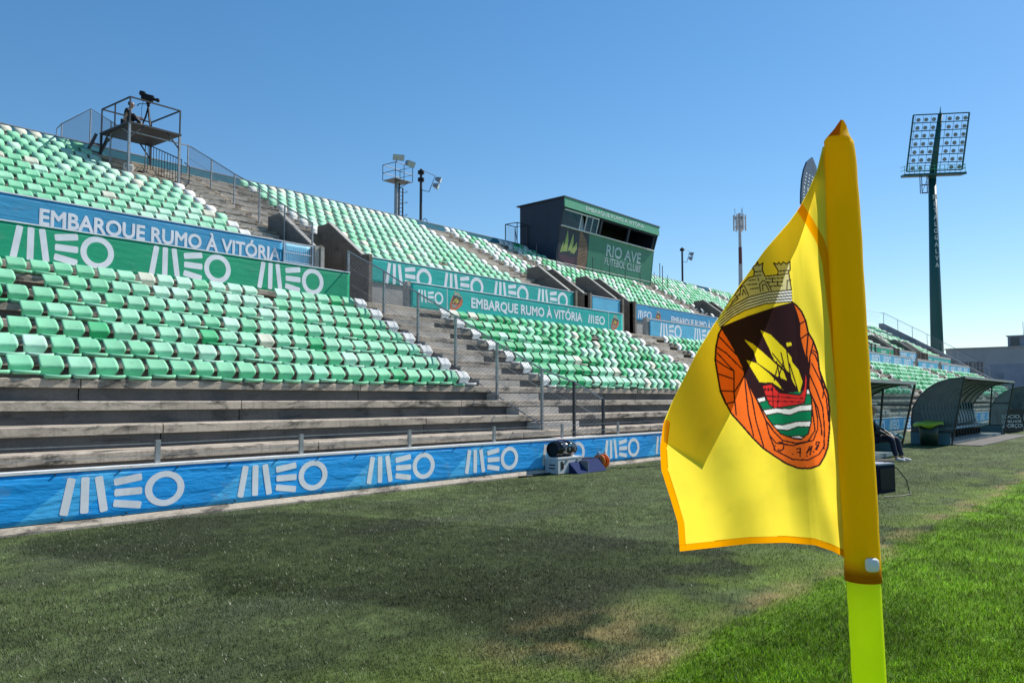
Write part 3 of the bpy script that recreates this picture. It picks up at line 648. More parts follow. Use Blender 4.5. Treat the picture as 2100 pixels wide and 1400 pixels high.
for i in range(4): meo(99+3.4*i, 101.3+3.4*i, 4.52, 5.2, PL, b)
b = banner('teal motto banner at the far end of the upper parapet', 102.75, 114.9, 5.55, 6.4, YU, TEALB, 15)
meo(103.3, 104.8, 5.7, 6.2, PU, b); lettering(MOTTO, 106, 113.6, 5.72, 6.2, PU, b, bold=.03)

# ------------------------------------------------------------------ chain-link fences
def chain(parent, A, B, h0, h1, sp=.1, r=.0042):
    """diamond wire panel between foot line A-B and the same line raised by h0..h1"""
    A, B = Vector(A), Vector(B); D = B-A; L = D.length; d = D/L; up = Vector((0, 0, 1)); H = h1-h0; b = MB()
    t = -H
    while t < L:
        for s in (1, -1):
            a0, a1 = (t, t+H) if s > 0 else (t+H, t); z0, z1 = h0, h1
            pts = []
            for (u, z) in ((a0, z0), (a1, z1)): pts.append([u, z])
            (u0, z0_), (u1, z1_) = pts
            for e, (lo, hi) in ((0, (0, L)),):
                if u0 > u1: u0, z0_, u1, z1_ = u1, z1_, u0, z0_
                if u1 <= 0 or u0 >= L: break
                if u0 < 0: z0_ += (z1_-z0_)*(-u0)/(u1-u0); u0 = 0
                if u1 > L: z1_ -= (z1_-z0_)*(u1-L)/(u1-u0); u1 = L
                b.tube([A+d*u0+up*z0_, A+d*u1+up*z1_], r, 3, False)
        t += sp
    o = b.build('chain_link', WIRE, parent, recalc=False); return o
sf = thing('stair_fence', 'chain-link fence running down the first stair of the lower tier', 'fence', (17.3, 10.96, 0))
ys = [(20.4, 6.24), (18.75, 5.45), (17.3, 4.67), (15.82, 3.91), (14.32, 3.10), (12.83, 2.36), (11.84, 2.02), (10.99, 1.59)]
def stepz(y):
    k = math.floor((y-LY(0))/.684); return LZ(max(-4, min(7, k)))
for i, (y, z) in enumerate(ys): MB().box(17.27, 17.33, y-.03, y+.03, stepz(y)-.02, z+.02).build('post', DSTEEL if i in (6, 7) else STEEL, sf)
MB().tube([(17.3, y, z) for y, z in ys], .024, 6).build('top_rail', STEEL, sf)
MB().tube([(17.3, y, z-1.42) for y, z in ys[:6]], .02, 6).build('bottom_rail', STEEL, sf)
MB().tube([(17.3, y, z-.5) for y, z in ys], .006, 4).tube([(17.3, y, z-1.0) for y, z in ys[:6]], .006, 4).build('tension_wire', STEEL, sf)
chain(sf, (17.3, 20.4, 6.24-1.42), (17.3, 12.83, 2.36-1.42), 0, 1.42); chain(sf, (17.3, 12.83, .95), (17.3, 10.99, .45), 0, 1.3)
uf = thing('upper_stair_fence', 'chain-link fence beside the bare upper stair under the camera scaffold', 'fence', (17.6, 22.6, 6.3))
up_ = [(30.49, 11.64), (28.79, 10.76), (27.23, 9.93), (25.63, 9.15), (24.13, 8.29), (22.6, 7.48)]
for y, z in up_: MB().tube([(17.6, y, z-1.35), (17.6, y, z+.02)], .03, 6).build('post', STEEL, uf)
MB().tube([(17.6, y, z) for y, z in up_], .022, 6).build('top_rail', STEEL, uf)
MB().tube([(17.6, y, z-.5) for y, z in up_], .008, 4).build('mid_wire', STEEL, uf)
chain(uf, (17.6, 30.49, 10.6), (17.6, 22.6, 6.44), 0, 1.04, .1)
tf = thing('summit_fence', 'chain-link fence at the summit of the stand behind the camera scaffold', 'fence', (14.1, 30, 9.6))
tp = [(33.6, 12.25), (31.2, 12.3), (29.6, 11.5), (28.3, 10.85)]
for (y, z), zb in zip(tp, (10.9, 10.5, 9.7, 9.1)): MB().tube([(14.1, y, zb), (14.1, y, z)], .03, 6).build('post', STEEL, tf)
MB().tube([(14.1, y, z) for y, z in tp], .02, 6).build('top_rail', STEEL, tf)
MB().tube([(14.1, 33.6, 12.25), (14.05, 33.9, 12.1), (14.05, 33.95, 11.6), (14.1, 33.6, 11.1)], .02, 6).build('end_loop', STEEL, tf)
chain(tf, (14.1, 33.6, 10.95), (14.1, 31.2, 10.95), 0, 1.3, .1); chain(tf, (14.1, 31.2, 11.0), (14.1, 28.3, 9.6), 0, 1.25, .1)
MB().tube([(14.1, 28.15, 10.85), (16.3, 28.15, 10.85)], .025, 6).build('cross_rail', STEEL, tf)
MB().box(33.0, 117, 31.45, 31.5, -.02, 0.0).build('ledge', STEEL, tf) if False else None

# ------------------------------------------------------------------ camera scaffold
PX0, PX1, PY0, PY1, PZ = 14.0, 15.85, 28.05, 30.1, 11.1
pf = thing('camera_scaffold', 'dark steel camera scaffold with guard rails standing on the upper terraces', 'scaffold', (PX0, PY0, 9.3))
MB().box(PX0-.05, PX1+.05, PY0-.05, PY1+.05, PZ, PZ+.06).build('deck', DSTEEL, pf)
for x in (PX0, PX1):
    for y in (PY0, PY1):
        zb = UZ(math.floor((y-UY(0))/.674)); MB().box(x-.035, x+.035, y-.035, y+.035, zb, PZ).build('leg', STEEL if y == PY0 else DSTEEL, pf)
        MB().box(x-.022, x+.022, y-.022, y+.022, PZ+.06, PZ+.92).build('guard_post', DSTEEL, pf)
MB().box((PX0+PX1)/2-.02, (PX0+PX1)/2+.02, PY1-.02, PY1+.02, PZ+.06, PZ+.92).build('guard_post', DSTEEL, pf)
MB().box(PX0-.02, PX0+.02, 29.1, 29.14, PZ+.06, PZ+.92).build('guard_post', DSTEEL, pf)
for a, b in (((PX0, PY0), (PX1, PY0)), ((PX0, PY0), (PX0, PY1)), ((PX0, PY1), (PX1, PY1)), ((PX1, PY0), (PX1, PY1))):
    MB().bar((a[0], a[1], PZ+.92), (b[0], b[1], PZ+.92), .045).build('guard_rail', DSTEEL, pf)
MB().bar((PX1-.55, PY1, PZ+.1), (PX1-.2, PY1, PZ+.75), .03).bar((PX1-.2, PY1, PZ+.1), (PX1-.55, PY1, PZ+.75), .03).build('cross_brace', DSTEEL, pf)
for a, b in (((PX0, PY0, PZ-.5), (PX0+.5, PY0, PZ)), ((PX1, PY0, PZ-.5), (PX1-.5, PY0, PZ)), ((PX0, PY1, PZ-.5), (PX0+.4, PY1, PZ)), ((PX1, PY1, PZ-.5), (PX1-.4, PY1, PZ)), ((PX0, PY1, PZ-.6), (PX0, PY1-.6, PZ))):
    MB().bar(a, b, .04).build('knee_brace', DSTEEL, pf)
ld = MB(); ld.bar((13.55, 30.6, 10.0), (13.85, 30.15, PZ), .08); ld.bar((14.15, 30.9, 10.2), (14.35, 30.3, PZ), .08)
for i in range(3): ld.bar((13.62+.07*i, 30.52-.1*i, 10.25+.27*i), (14.2+.05*i, 30.8-.12*i, 10.3+.27*i), .05)
ld.build('ladder', DSTEEL, pf)
gt = thing('barred_barrier', 'tilted steel crowd barrier with upright bars under the camera scaffold', 'barrier', (16.0, 28.6, 9.4))
q = MB(); A0, B0 = Vector((15.55, 29.9, 10.15)), Vector((16.15, 28.4, 9.4))
q.tube([A0, A0+Vector((0, 0, .95)), B0+Vector((0, 0, .95)), B0, A0], .022, 6, False); q.build('frame', DSTEEL, gt)
for i in range(1, 13):
    t = i/13; a = A0.lerp(B0, t); MB().tube([a, a+Vector((0, 0, .95))], .012, 5).build('bar', DSTEEL, gt)
MB().tube([(16.2, 28.3, 9.3), (16.35, 28.2, 9.5), (16.35, 28.2, 10.1), (16.2, 28.3, 10.25)], .02, 6).build('end_loop', DSTEEL, gt)
wl = thing('flood_lamp', 'white boxed flood lamp lying on the terrace under the camera scaffold', 'lamp', (14.6, 29.4, 10.05))
MB().box(14.45, 14.82, 29.3, 29.5, UZ(8)+.04, UZ(8)+.42).build('housing', WHITE, wl); MB().box(14.50, 14.77, 29.285, 29.3, UZ(8)+.1, UZ(8)+.36).build('lens', M('lens_grey', (.3, .32, .34, 1), .2), wl)
MB().tube([(14.42, 29.4, UZ(8)+.02), (14.42, 29.4, UZ(8)+.3)], .015, 5).tube([(14.85, 29.4, UZ(8)+.02), (14.85, 29.4, UZ(8)+.3)], .015, 5).build('bracket', DSTEEL, wl)
bagm = MB(); 
for i, (dx, r) in enumerate(((0, .03), (.06, .12), (.2, .15), (.34, .13), (.42, .04))): pass
bagm.tube([(14.95, 29.4, UZ(8)+.1), (15.0, 29.4, UZ(8)+.13), (15.2, 29.42, UZ(8)+.16), (15.4, 29.42, UZ(8)+.13), (15.46, 29.42, UZ(8)+.1)], [.04, .12, .155, .13, .04], 10); bagm.tube([(15.05, 29.35, UZ(8)+.25), (15.1, 29.3, UZ(8)+.36), (15.3, 29.3, UZ(8)+.36), (15.35, 29.35, UZ(8)+.25)], .012, 5)
tag(bagm.build('kit_bag', BLACK, None, True), 'black kit bag lying next to the white flood lamp under the scaffold', 'bag')

# people -----------------------------------------------------------
def skin(name, pts, edges, mats, parent=None, sub=2):
    """pts: list of (x, y, z, radius); first vertex is the root"""
    me = bpy.data.meshes.new(name); me.from_pydata([p[:3] for p in pts], edges, []); o = bpy.data.objects.new(name, me); col.objects.link(o)
    o.modifiers.new('s', 'SKIN'); sv = me.skin_vertices[0].data
    for i, p in enumerate(pts): sv[i].radius = (p[3], p[3] if len(p) < 5 else p[4]); sv[i].use_root = (i == 0)
    ss = o.modifiers.new('u', 'SUBSURF'); ss.levels = sub; ss.render_levels = sub
    bpy.context.view_layer.update(); nm = bpy.data.meshes.new_from_object(o.evaluated_get(bpy.context.evaluated_depsgraph_get()))
    bpy.data.objects.remove(o); nm.name = name; nm.materials.clear(); nm.materials.append(mats); smooth(nm)
    return add(name, nm, parent)
SKINM = M('skin', (.42, .25, .17, 1), .5, .1, 8); HAIR = M('hair', (.02, .014, .01, 1), .6, .3, 40)
JACK = M('dark_jacket', (.012, .013, .018, 1), .7, .3, 12, bump=.3, bscale=30); NAVY = M('navy_cloth', (.012, .018, .045, 1), .75, .3, 10, bump=.3, bscale=30)
def person(label, hip, fwd, kneeL, kneeR, footL, footR, shoulder, head, elbowL, elbowR, handL, handR, top, legs, shoe, loc):
    t = thing('person', label, 'person', loc); fwd = Vector(fwd).normalized(); side = Vector((0, 0, 1)).cross(fwd)
    H = Vector(hip); S = Vector(shoulder); K = [Vector(kneeL), Vector(kneeR)]; Ft = [Vector(footL), Vector(footR)]; E_ = [Vector(elbowL), Vector(elbowR)]; Hn = [Vector(handL), Vector(handR)]; Hd = Vector(head)
    HH = [H+side*.1, H-side*.1]; SS = [S+side*.18, S-side*.18]; nk = S+(Hd-S)*.4
    P = [(*H, .13, .1)]; E = []
    def chainp(par, pts):
        i = par
        for p in pts: P.append(p); E.append((i, len(P)-1)); i = len(P)-1
        return i
    mid = H.lerp(S, .5); c1 = chainp(0, [(*mid, .14, .105)]); c2 = chainp(c1, [(*(H.lerp(S, .88)), .155, .1)])
    n_ = chainp(c2, [(*nk, .052)]); chin = Hd+fwd*.03-Vector((0, 0, .06))
    chainp(n_, [(*(Hd-Vector((0, 0, .07))), .07, .075), (*(Hd+Vector((0, 0, .02))), .082, .1), (*(Hd+Vector((0, 0, .1))), .06, .07)])
    for s in (0, 1):
        e = chainp(c2, [(*SS[s], .062), (*(SS[s].lerp(E_[s], .5)), .05), (*E_[s], .042), (*(E_[s].lerp(Hn[s], .5)), .038), (*Hn[s], .026)])
        hd = (Hn[s]-E_[s]).normalized(); palm = Hn[s]+hd*.05; i = chainp(e, [(*palm, .034, .018)])
        for a, L in ((-.03, .07), (-.01, .08), (.01, .076), (.03, .06)):
            chainp(i, [(*(palm+side*a+hd*.05), .009), (*(palm+side*a*1.1+hd*(.05+L*.5)-Vector((0, 0, .012))), .008), (*(palm+side*a*1.1+hd*(.05+L*.8)-Vector((0, 0, .035))), .007)])
        chainp(i, [(*(palm+side*(.045 if s else -.045)+hd*.01), .010), (*(palm+side*(.055 if s else -.055)+hd*.04), .008)])
        chainp(0, [(*HH[s], .095), (*(HH[s].lerp(K[s], .5)), .08), (*K[s], .062), (*(K[s].lerp(Ft[s], .45)), .056), (*(Ft[s]+Vector((0, 0, .1))), .04), (*(Ft[s]+Vector((0, 0, .04))+fwd*.03), .036), (*(Ft[s]+fwd*.15+Vector((0, 0, .03))), .032)])
    skin('body', P, E, SKINM, t)
    # clothing a little larger than the body
    Q = [(*H, .15, .12)]; E2 = []; 
    def ch2(par, pts):
        i = par
        for p in pts: Q.append(p); E2.append((i, len(Q)-1)); i = len(Q)-1
        return i
    a = ch2(0, [(*mid, .165, .13), (*(H.lerp(S, .88)), .175, .125)]); ch2(a, [(*(nk-(nk-S)*.4), .075)])
    for s in (0, 1): ch2(a, [(*SS[s], .08), (*(SS[s].lerp(E_[s], .5)), .066), (*E_[s], .058), (*(E_[s].lerp(Hn[s], .5)), .05), (*(E_[s].lerp(Hn[s], .92)), .04)])
    skin('jacket', Q, E2, top, t)
    Q = [(*H, .15, .12)]; E2 = []
    for s in (0, 1): ch2(0, [(*HH[s], .112), (*(HH[s].lerp(K[s], .5)), .096), (*K[s], .077), (*(K[s].lerp(Ft[s], .45)), .07), (*(Ft[s]+Vector((0, 0, .12))), .056)])
    skin('trousers', Q, E2, legs, t)
    for s in (0, 1):
        f = Ft[s]; skin('shoe', [(*(f+Vector((0, 0, .07))-fwd*.03), .05, .05), (*(f+fwd*.06+Vector((0, 0, .05))), .05, .045), (*(f+fwd*.16+Vector((0, 0, .04))), .045, .035), (*(f+fwd*.22+Vector((0, 0, .035))), .03, .025)], [(0, 1), (1, 2), (2, 3)], shoe, t)
    skin('hair', [(*(Hd+Vector((0, 0, .095))-fwd*.005), .104, .112), (*(Hd+Vector((0, 0, .03))-fwd*.055), .09, .095), (*(Hd-Vector((0, 0, .04))-fwd*.06), .055, .06)], [(0, 1), (1, 2)], HAIR, t)
    fm = MB()
    for s in (1, -1):
        e = Hd+fwd*.085+side*.032*s+Vector((0, 0, .015)); fm.tube([e, e+fwd*.012], .011, 8)
    fm.build('eyes', BLACK, t); no = MB(); no.tube([Hd+fwd*.08+Vector((0, 0, .02)), Hd+fwd*.115-Vector((0, 0, .02)), Hd+fwd*.085-Vector((0, 0, .03))], [.008, .014, .008], 6); no.build('nose', SKINM, t)
    mo = MB(); mo.tube([Hd+fwd*.088-side*.022-Vector((0, 0, .055)), Hd+fwd*.094-Vector((0, 0, .057)), Hd+fwd*.088+side*.022-Vector((0, 0, .055))], .005, 5); mo.build('mouth', M('lips', (.3, .1, .09, 1)), t)
    for s in (1, -1): ear = MB(); ear.tube([Hd+side*.085*s+Vector((0, 0, .03)), Hd+side*.098*s-fwd*.01, Hd+side*.087*s-Vector((0, 0, .035))], [.012, .016, .009], 6); ear.build('ear', SKINM, t)
    return t
# camera operator seated on the scaffold deck
ox, oy, oz = 14.32, 28.75, PZ+.06
person('camera operator in dark jacket and cap sitting on the scaffold deck', (ox-.1, oy, oz+.12), (.75, -.66, 0), (ox+.18, oy-.12, oz+.42), (ox+.02, oy-.28, oz+.42), (ox+.42, oy-.2, oz), (ox+.24, oy-.4, oz), (ox-.05, oy-.04, oz+.56), (ox+.03, oy-.1, oz+.80), (ox+.2, oy+.05, oz+.33), (ox, oy-.28, oz+.33), (ox+.33, oy-.1, oz+.36), (ox+.2, oy-.3, oz+.36), JACK, JACK, BLACK, (ox, oy, oz))
tp_ = thing('television_camera', 'black television camera on a tall tripod above the scaffold', 'camera', (15.3, 29.3, PZ+.06))
hx, hy, hz = 15.3, 29.3, PZ+1.22
for a in (.4, 2.5, 4.6): MB().tube([(hx, hy, hz), (hx+.08*math.cos(a), hy+.08*math.sin(a), hz-.4), (hx+.34*math.cos(a), hy+.34*math.sin(a), PZ+.07)], [.03, .034, .018], 6).build('tripod_leg', BLACK, tp_)
MB().tube([(hx, hy, hz), (hx, hy, hz+.12)], .06, 10).box(hx-.06, hx+.06, hy-.06, hy+.06, hz+.1, hz+.2).build('tripod_head', BLACK, tp_)
dv = Vector((.72, -.69, -.22)).normalized(); c0 = Vector((hx, hy, hz+.31)); sv_ = Vector((0, 0, 1)).cross(dv).normalized(); uv_ = dv.cross(sv_)
def obox(c, a, b, d, la, lb, lc):
    vs = [c+a*la*i+b*lb*j+d*lc*k_ for k_ in (-1, 1) for j in (-1, 1) for i in (-1, 1)]; q = MB(); q._add(vs, [(0, 2, 3, 1), (4, 5, 7, 6), (0, 1, 5, 4), (2, 6, 7, 3), (0, 4, 6, 2), (1, 3, 7, 5)]); return q
obox(c0, dv, sv_, uv_, .17, .075, .11).build('camera_body', BLACK, tp_)
obox(c0-dv*.24+uv_*.1, dv, sv_, uv_, .09, .10, .07).build('viewfinder', BLACK, tp_); obox(c0-dv*.2-uv_*.0, dv, sv_, uv_, .05, .06, .09).build('battery', BLACK, tp_)
q = MB(); q.tube([c0+dv*.15, c0+dv*.30], .055, 10); q.tube([c0+dv*.30, c0+dv*.38], .075, 10); q.build('lens', BLACK, tp_, True)
MB().tube([Vector((hx, hy, hz+.08)), Vector((hx, hy, hz+.02))-dv*.35+sv_*.05], .014, 6).tube([Vector((hx, hy, hz+.02))-dv*.35+sv_*.05, Vector((hx, hy, hz-.08))-dv*.42+sv_*.05], .02, 6).build('pan_bar', BLACK, tp_)
MB().tube([c0-dv*.15-uv_*.1, Vector((hx-.25, hy, hz-.1)), Vector((hx-.3, hy-.1, hz-.5)), Vector((hx-.45, hy-.2, hz-.8))], .008, 5).build('cable', BLACK, tp_)

# ------------------------------------------------------------------ commentary box
NAVYP = M('navy_panel', (.012, .022, .045, 1), .55, .2, 2); BG = M('box_green', lin(46, 128, 100), .5, .08, 2); FG = M('fascia_green', lin(84, 166, 128), .5, .08, 2)
bx_ = thing('commentary_box', 'navy and green commentary box with painted ship standing on the upper tier', 'building', (40, 28.6, 9.5))
X0, X1 = 40.0, 51.3
side = [(28.65, 9.3), (31.3, 9.3), (31.3, 13.3), (28.0, 13.42), (28.0, 12.9), (28.35, 11.8)]
for x, nm in ((X0, 'side_wall'), (X1-.12, 'side_wall')): MB().prism(side, x, x+.12, 'X').build(nm, NAVYP, bx_)
MB().box(X0+.12, X1-.12, 31.15, 31.3, 9.3, 13.28).build('rear_wall', NAVYP, bx_)
MB().prism([(27.9, 13.425), (31.5, 13.305), (31.5, 13.37), (27.9, 13.50)], X0-.1, X1+.1, 'X').build('roof', DSTEEL, bx_)
MB().box(X0-.02, X1+.02, 27.93, 27.995, 12.86, 13.42).build('fascia', FG, bx_)
lettering(MOTTO, X0+2.2, X1-2.1, 12.98, 13.32, 27.925, bx_, M('fascia_print', (.7, .78, .78, 1)), bold=.012)
# lower front panels lean outwards
def fy(z): return 28.65-(z-9.3)*.12
npan = 7; pw = (X1-X0)/npan
for i in range(npan):
    a, b = X0+i*pw+.008, X0+(i+1)*pw-.008
    MB().prism([(fy(9.3), 9.3), (fy(11.78), 11.78), (fy(11.78)+.06, 11.78), (fy(9.3)+.06, 9.3)], a, b, 'X').build('front_panel', NAVYP if i < 2 else BG, bx_)
MB().prism([(fy(9.3)+.07, 9.3), (fy(11.7)+.07, 11.7), (fy(11.7)+.12, 11.7), (fy(9.3)+.12, 9.3)], X0+.13, X1-.13, 'X').build('front_backing', NAVYP, bx_)
MB().box(X0+.12, X1-.12, 28.22, 28.5, 11.785, 11.84).build('sill', WHITE, bx_)
MB().box(X0+.12, X1-.12, 28.06, 28.22, 12.78, 12.9).build('head_beam', NAVYP, bx_)
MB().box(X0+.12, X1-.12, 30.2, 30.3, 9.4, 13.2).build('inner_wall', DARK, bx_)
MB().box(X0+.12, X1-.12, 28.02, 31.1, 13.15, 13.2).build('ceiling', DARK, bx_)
for x in (43.9, 44.25, 47.6, X1-.35): MB().prism([(28.38, 11.84), (28.1, 12.86), (28.22, 12.86), (28.5, 11.84)], x, x+.2, 'X').build('window_post', NAVYP, bx_)
GL = glass('window_glass', (.12, .2, .26, 1), .5, .05)
for a, b in ((40.15, 41.95), (42.6, 43.85)):
    w_ = MB().prism([(28.32, 11.86), (28.06, 12.8), (28.07, 12.8), (28.33, 11.86)], a, b, 'X').build('window_pane', GL, bx_)
for x in (41.95, 42.55, 43.2, 43.85): MB().prism([(28.31, 11.845), (28.05, 12.8), (28.11, 12.8), (28.37, 11.845)], x, x+.06, 'X').build('window_frame', WHITE, bx_)
MB().prism([(28.05, 12.72), (28.04, 12.79), (28.10, 12.79), (28.11, 12.72)], 40.15, 43.9, 'X').build('window_frame', WHITE, bx_)
MB().box(42.0, 42.55, 28.35, 28.4, 11.86, 12.7).build('curtain', M('curtain_grey', (.35, .4, .45, 1)), bx_)
BP = M('box_print', (.5, .62, .64, 1))
lettering('RIO AVE', 45.3, 49.6, 10.72, 11.42, fy(10.72)-.006, bx_, BP, .03, fy(11.42)-.006); lettering('FUTEBOL CLUBE', 45.2, 49.75, 10.15, 10.6, fy(10.15)-.006, bx_, BP, .012, fy(10.6)-.006)
def mural(name, pts, mat, d=.004):
    MB().poly([(X0+u, fy(z)-d, z) for u, z in pts]).build(name, mat, bx_)
mural('mural_rope', [(2.15, 9.4), (3.05, 9.4), (3.2, 10.2), (3.15, 10.9), (2.85, 11.4), (2.4, 11.74), (2.15, 11.76)], M('mural_brown', (.23, .13, .075, 1)))
for i in range(7): mural('mural_line', [(2.16, 9.7+i*.28), (2.19, 9.7+i*.28), (2.95-.03*max(0, i-3)**1.5, 10.12+i*.22), (2.92-.03*max(0, i-3)**1.5, 10.14+i*.22)], BLACK, .008)
SL = M('mural_sail', (.34, .42, .12, 1))
for P in ([(.55, 10.35), (.9, 11.72), (1.05, 11.0), (1.0, 10.4)], [(1.05, 10.45), (1.5, 11.55), (1.6, 11.0), (1.45, 10.5)], [(1.3, 10.4), (1.95, 11.1), (2.0, 10.7), (1.75, 10.35)], [(.3, 10.3), (.55, 11.0), (.6, 10.6), (.5, 10.3)]): mural('mural_sail', P, SL)
mural('mural_hull', [(.1, 10.3), (.35, 10.12), (.9, 10.2), (1.3, 10.05), (2.12, 10.3), (2.12, 9.85), (1.6, 9.72), (.8, 9.75), (.3, 9.9)], M('mural_plum', (.085, .03, .06, 1)))
mural('mural_wave', [(.02, 9.72), (.6, 9.66), (1.2, 9.58), (2.13, 9.62), (2.13, 9.48), (1.2, 9.46), (.5, 9.54), (.02, 9.6)], M('mural_white', (.5, .52, .5, 1)), .006)
cage = thing('steel_cage', 'small open steel cage against the side of the commentary box', 'cage', (39.2, 30.6, 10.6))
q = MB()
for x in (38.95, 39.9):
    for y in (30.7, 31.6): q.tube([(x, y, 10.5), (x, y, 12.1)], .03, 5)
for z in (12.1,):
    q.tube([(38.95, 30.7, z), (39.9, 30.7, z), (39.9, 31.6, z), (38.95, 31.6, z), (38.95, 30.7, z)], .03, 5)
q.tube([(38.95, 30.7, 10.9), (39.9, 31.6, 12.0)], .02, 5); q.build('frame', DSTEEL, cage); chain(cage, (38.95, 31.6, 10.6), (39.9, 31.6, 10.6), 0, 1.4, .12)
fr = thing('box_handrail', 'thin dark handrail on posts along the terrace in front of the commentary box', 'railing', (36, 27.9, 9.0))
for x in np.arange(37.0, 53.0, 1.9): MB().tube([(x, 27.8, 8.9), (x, 27.8, 10.2)], .02, 5).build('post', DSTEEL, fr)
MB().tube([(33.6, 25.4, 8.35), (37.0, 27.8, 9.45), (53, 27.8, 9.45)], .014, 5).build('rail', DSTEEL, fr)
MB().tube([(52.2, 28.2, 9.3), (52.2, 28.2, 10.9)], .03, 5).tube([(52.2, 30.2, 10.3), (52.2, 30.2, 12.0)], .03, 5).tube([(55.5, 30.2, 10.3), (55.5, 30.2, 11.7)], .03, 5).build('gate_post', DSTEEL, fr)
ff = thing('box_side_fence', 'see-through wire fence on the terrace just beyond the commentary box', 'fence', (52.2, 30.2, 10.3))
for x in (52.3, 54.0, 55.5): MB().tube([(x, 30.9, 10.2), (x, 30.9, 11.9)], .025, 5).build('post', DSTEEL, ff)
chain(ff, (52.3, 30.9, 10.4), (55.5, 30.9, 10.4), 0, 1.4, .14)

# ------------------------------------------------------------------ masts behind the stand
def floodhead(b, c, d, w=.4):
    pass
def flood(parent, c, d, w=.42, h_=.26):
    d = Vector(d).normalized(); s = Vector((0, 0, 1)).cross(d).normalized(); u = d.cross(s); c = Vector(c)
    q = MB(); vs = []
    for k_, (a, b_) in ((-.16, (.55, .55)), (.16, (1, 1))):
        for j in (-1, 1):
            for i in (-1, 1): vs.append(c+d*k_+s*i*w*.5*a+u*j*h_*.5*b_)
    q._add(vs, [(0, 2, 3, 1), (0, 1, 5, 4), (2, 6, 7, 3), (0, 4, 6, 2), (1, 3, 7, 5), (4, 5, 7, 6)]); q.build('lamp_housing', STEEL, parent)
    f = MB(); f._add([c+d*.165+s*i*w*.46+u*j*h_*.44 for i, j in ((-1, -1), (1, -1), (1, 1), (-1, 1))], [(0, 1, 2, 3)]); f.build('lamp_glass', M('lamp_glass', (.5, .54, .55, 1), .15, .1), parent)
m1 = thing('lighting_mast', 'grey mast with caged ladder, railed basket and two floodlights behind the stand', 'mast', (31.74, 33.5, 0))
mx_, my_ = 31.74, 33.5
MB().tube([(mx_, my_, 0), (mx_, my_, 13.6)], [.15, .11], 8).build('pole', STEEL, m1); MB().tube([(mx_+.22, my_, 8), (mx_+.22, my_, 13.5)], .05, 6).tube([(mx_+.5, my_, 8), (mx_+.5, my_, 13.3)], .04, 6).build('ladder_rail', DSTEEL, m1)
for i in range(24): MB().bar((mx_+.22, my_, 8.2+i*.22), (mx_+.5, my_, 8.2+i*.22), .025).build('rung', DSTEEL, m1)
for z in (11.8, 12.5, 13.1): MB().tube([(mx_+.5+.22*math.sin(t)*1.3, my_-.22*math.cos(t)+0, z) for t in np.linspace(0, PI, 8)], .015, 4).build('cage_hoop', DSTEEL, m1)
fl = MB().box(mx_-.55, mx_+.75, my_-.5, my_+.5, 13.57, 13.6); fl.build('basket_floor', STEEL, m1)
q = MB()
for x, y in ((-.55, -.5), (.75, -.5), (.75, .5), (-.55, .5), (.1, -.5)): q.tube([(mx_+x, my_+y, 13.6), (mx_+x, my_+y, 14.45)], .02, 5)
for z in (14.0, 14.45): q.tube([(mx_-.55, my_-.5, z), (mx_+.75, my_-.5, z), (mx_+.75, my_+.5, z), (mx_-.55, my_+.5, z), (mx_-.55, my_-.5, z)], .02, 5)
q.build('basket_rail', DSTEEL, m1); MB().tube([(mx_, my_, 13.1), (mx_-.45, my_-.4, 13.55)], .02, 5).tube([(mx_, my_, 13.1), (mx_+.6, my_-.3, 13.55)], .02, 5).build('strut', DSTEEL, m1)
flood(m1, (mx_-.6, my_-.75, 14.65), (-.5, -.8, -.35), .62, .32); flood(m1, (mx_+.25, my_-.75, 14.5), (.1, -.9, -.4), .62, .32)
MB().tube([(mx_-.5, my_-.5, 14.45), (mx_-.6, my_-.65, 14.6)], .025, 5).tube([(mx_+.2, my_-.5, 14.45), (mx_+.25, my_-.65, 14.5)], .025, 5).build('lamp_arm', DSTEEL, m1)
def speaker_mast(label, x, y, ztop, drums):
    m_ = thing('speaker_mast', label, 'mast', (x, y, 0), None); MB().tube([(x, y, 0), (x, y, ztop)], [.11, .08], 8).build('pole', DSTEEL, m_)
    for i in range(drums): MB().tube([(x, y, ztop-.28-.42*i), (x, y, ztop-.1-.42*i)], .19, 12).build('horn_speaker', BLACK, m_)
    MB().tube([(x, y, ztop-.02), (x+.9, y-.25, ztop-.25), (x+.45, y-.2, ztop-1.25), (x, y, ztop-1.2)], .022, 5).build('lamp_frame', DSTEEL, m_)
    flood(m_, (x+1.05, y-.35, ztop-.45), (.55, -.75, -.35), .45, .3); flood(m_, (x+.85, y-.35, ztop-.85), (.55, -.75, -.35), .45, .3); return m_
sm = speaker_mast('slim mast with two drum loudspeakers and paired floodlights above the second stair', 33.66, 33.5, 14.67, 2)
MB().tube([(33.66+.25+.22*math.cos(t), 33.4, 11.5+.35*math.sin(t)) for t in np.linspace(0, 2*PI, 16)], .02, 5).tube([(33.45+.1*math.cos(t), 33.4, 11.4+.3*math.sin(t)) for t in np.linspace(0, 2*PI, 12)], .02, 5).build('cable_coil', BLACK, sm)
speaker_mast('slim dark mast with paired floodlights beyond the commentary box', 65.6, 33.5, 14.68, 1)
an = thing('telecom_mast', 'tall red and white telecom mast crowned with antenna panels', 'mast', (139.5, 60, 0)); ax, ay = 139.5, 60.
K = 60/33.5; zt = 1.6+(20.27-1.6)*K; RB = M('mast_red', (.16, .05, .05, 1)); WB = M('mast_white', (.45, .46, .48, 1))
for i, (z0_, z1_) in enumerate(((0, 22), (22, 25.2), (25.2, 28.2), (28.2, zt-.8))):
    MB().tube([(ax, ay, z0_), (ax, ay, z1_)], [.42-.05*i, .40-.05*i], 8).build('pole', (WB, WB, RB, WB)[i], an)
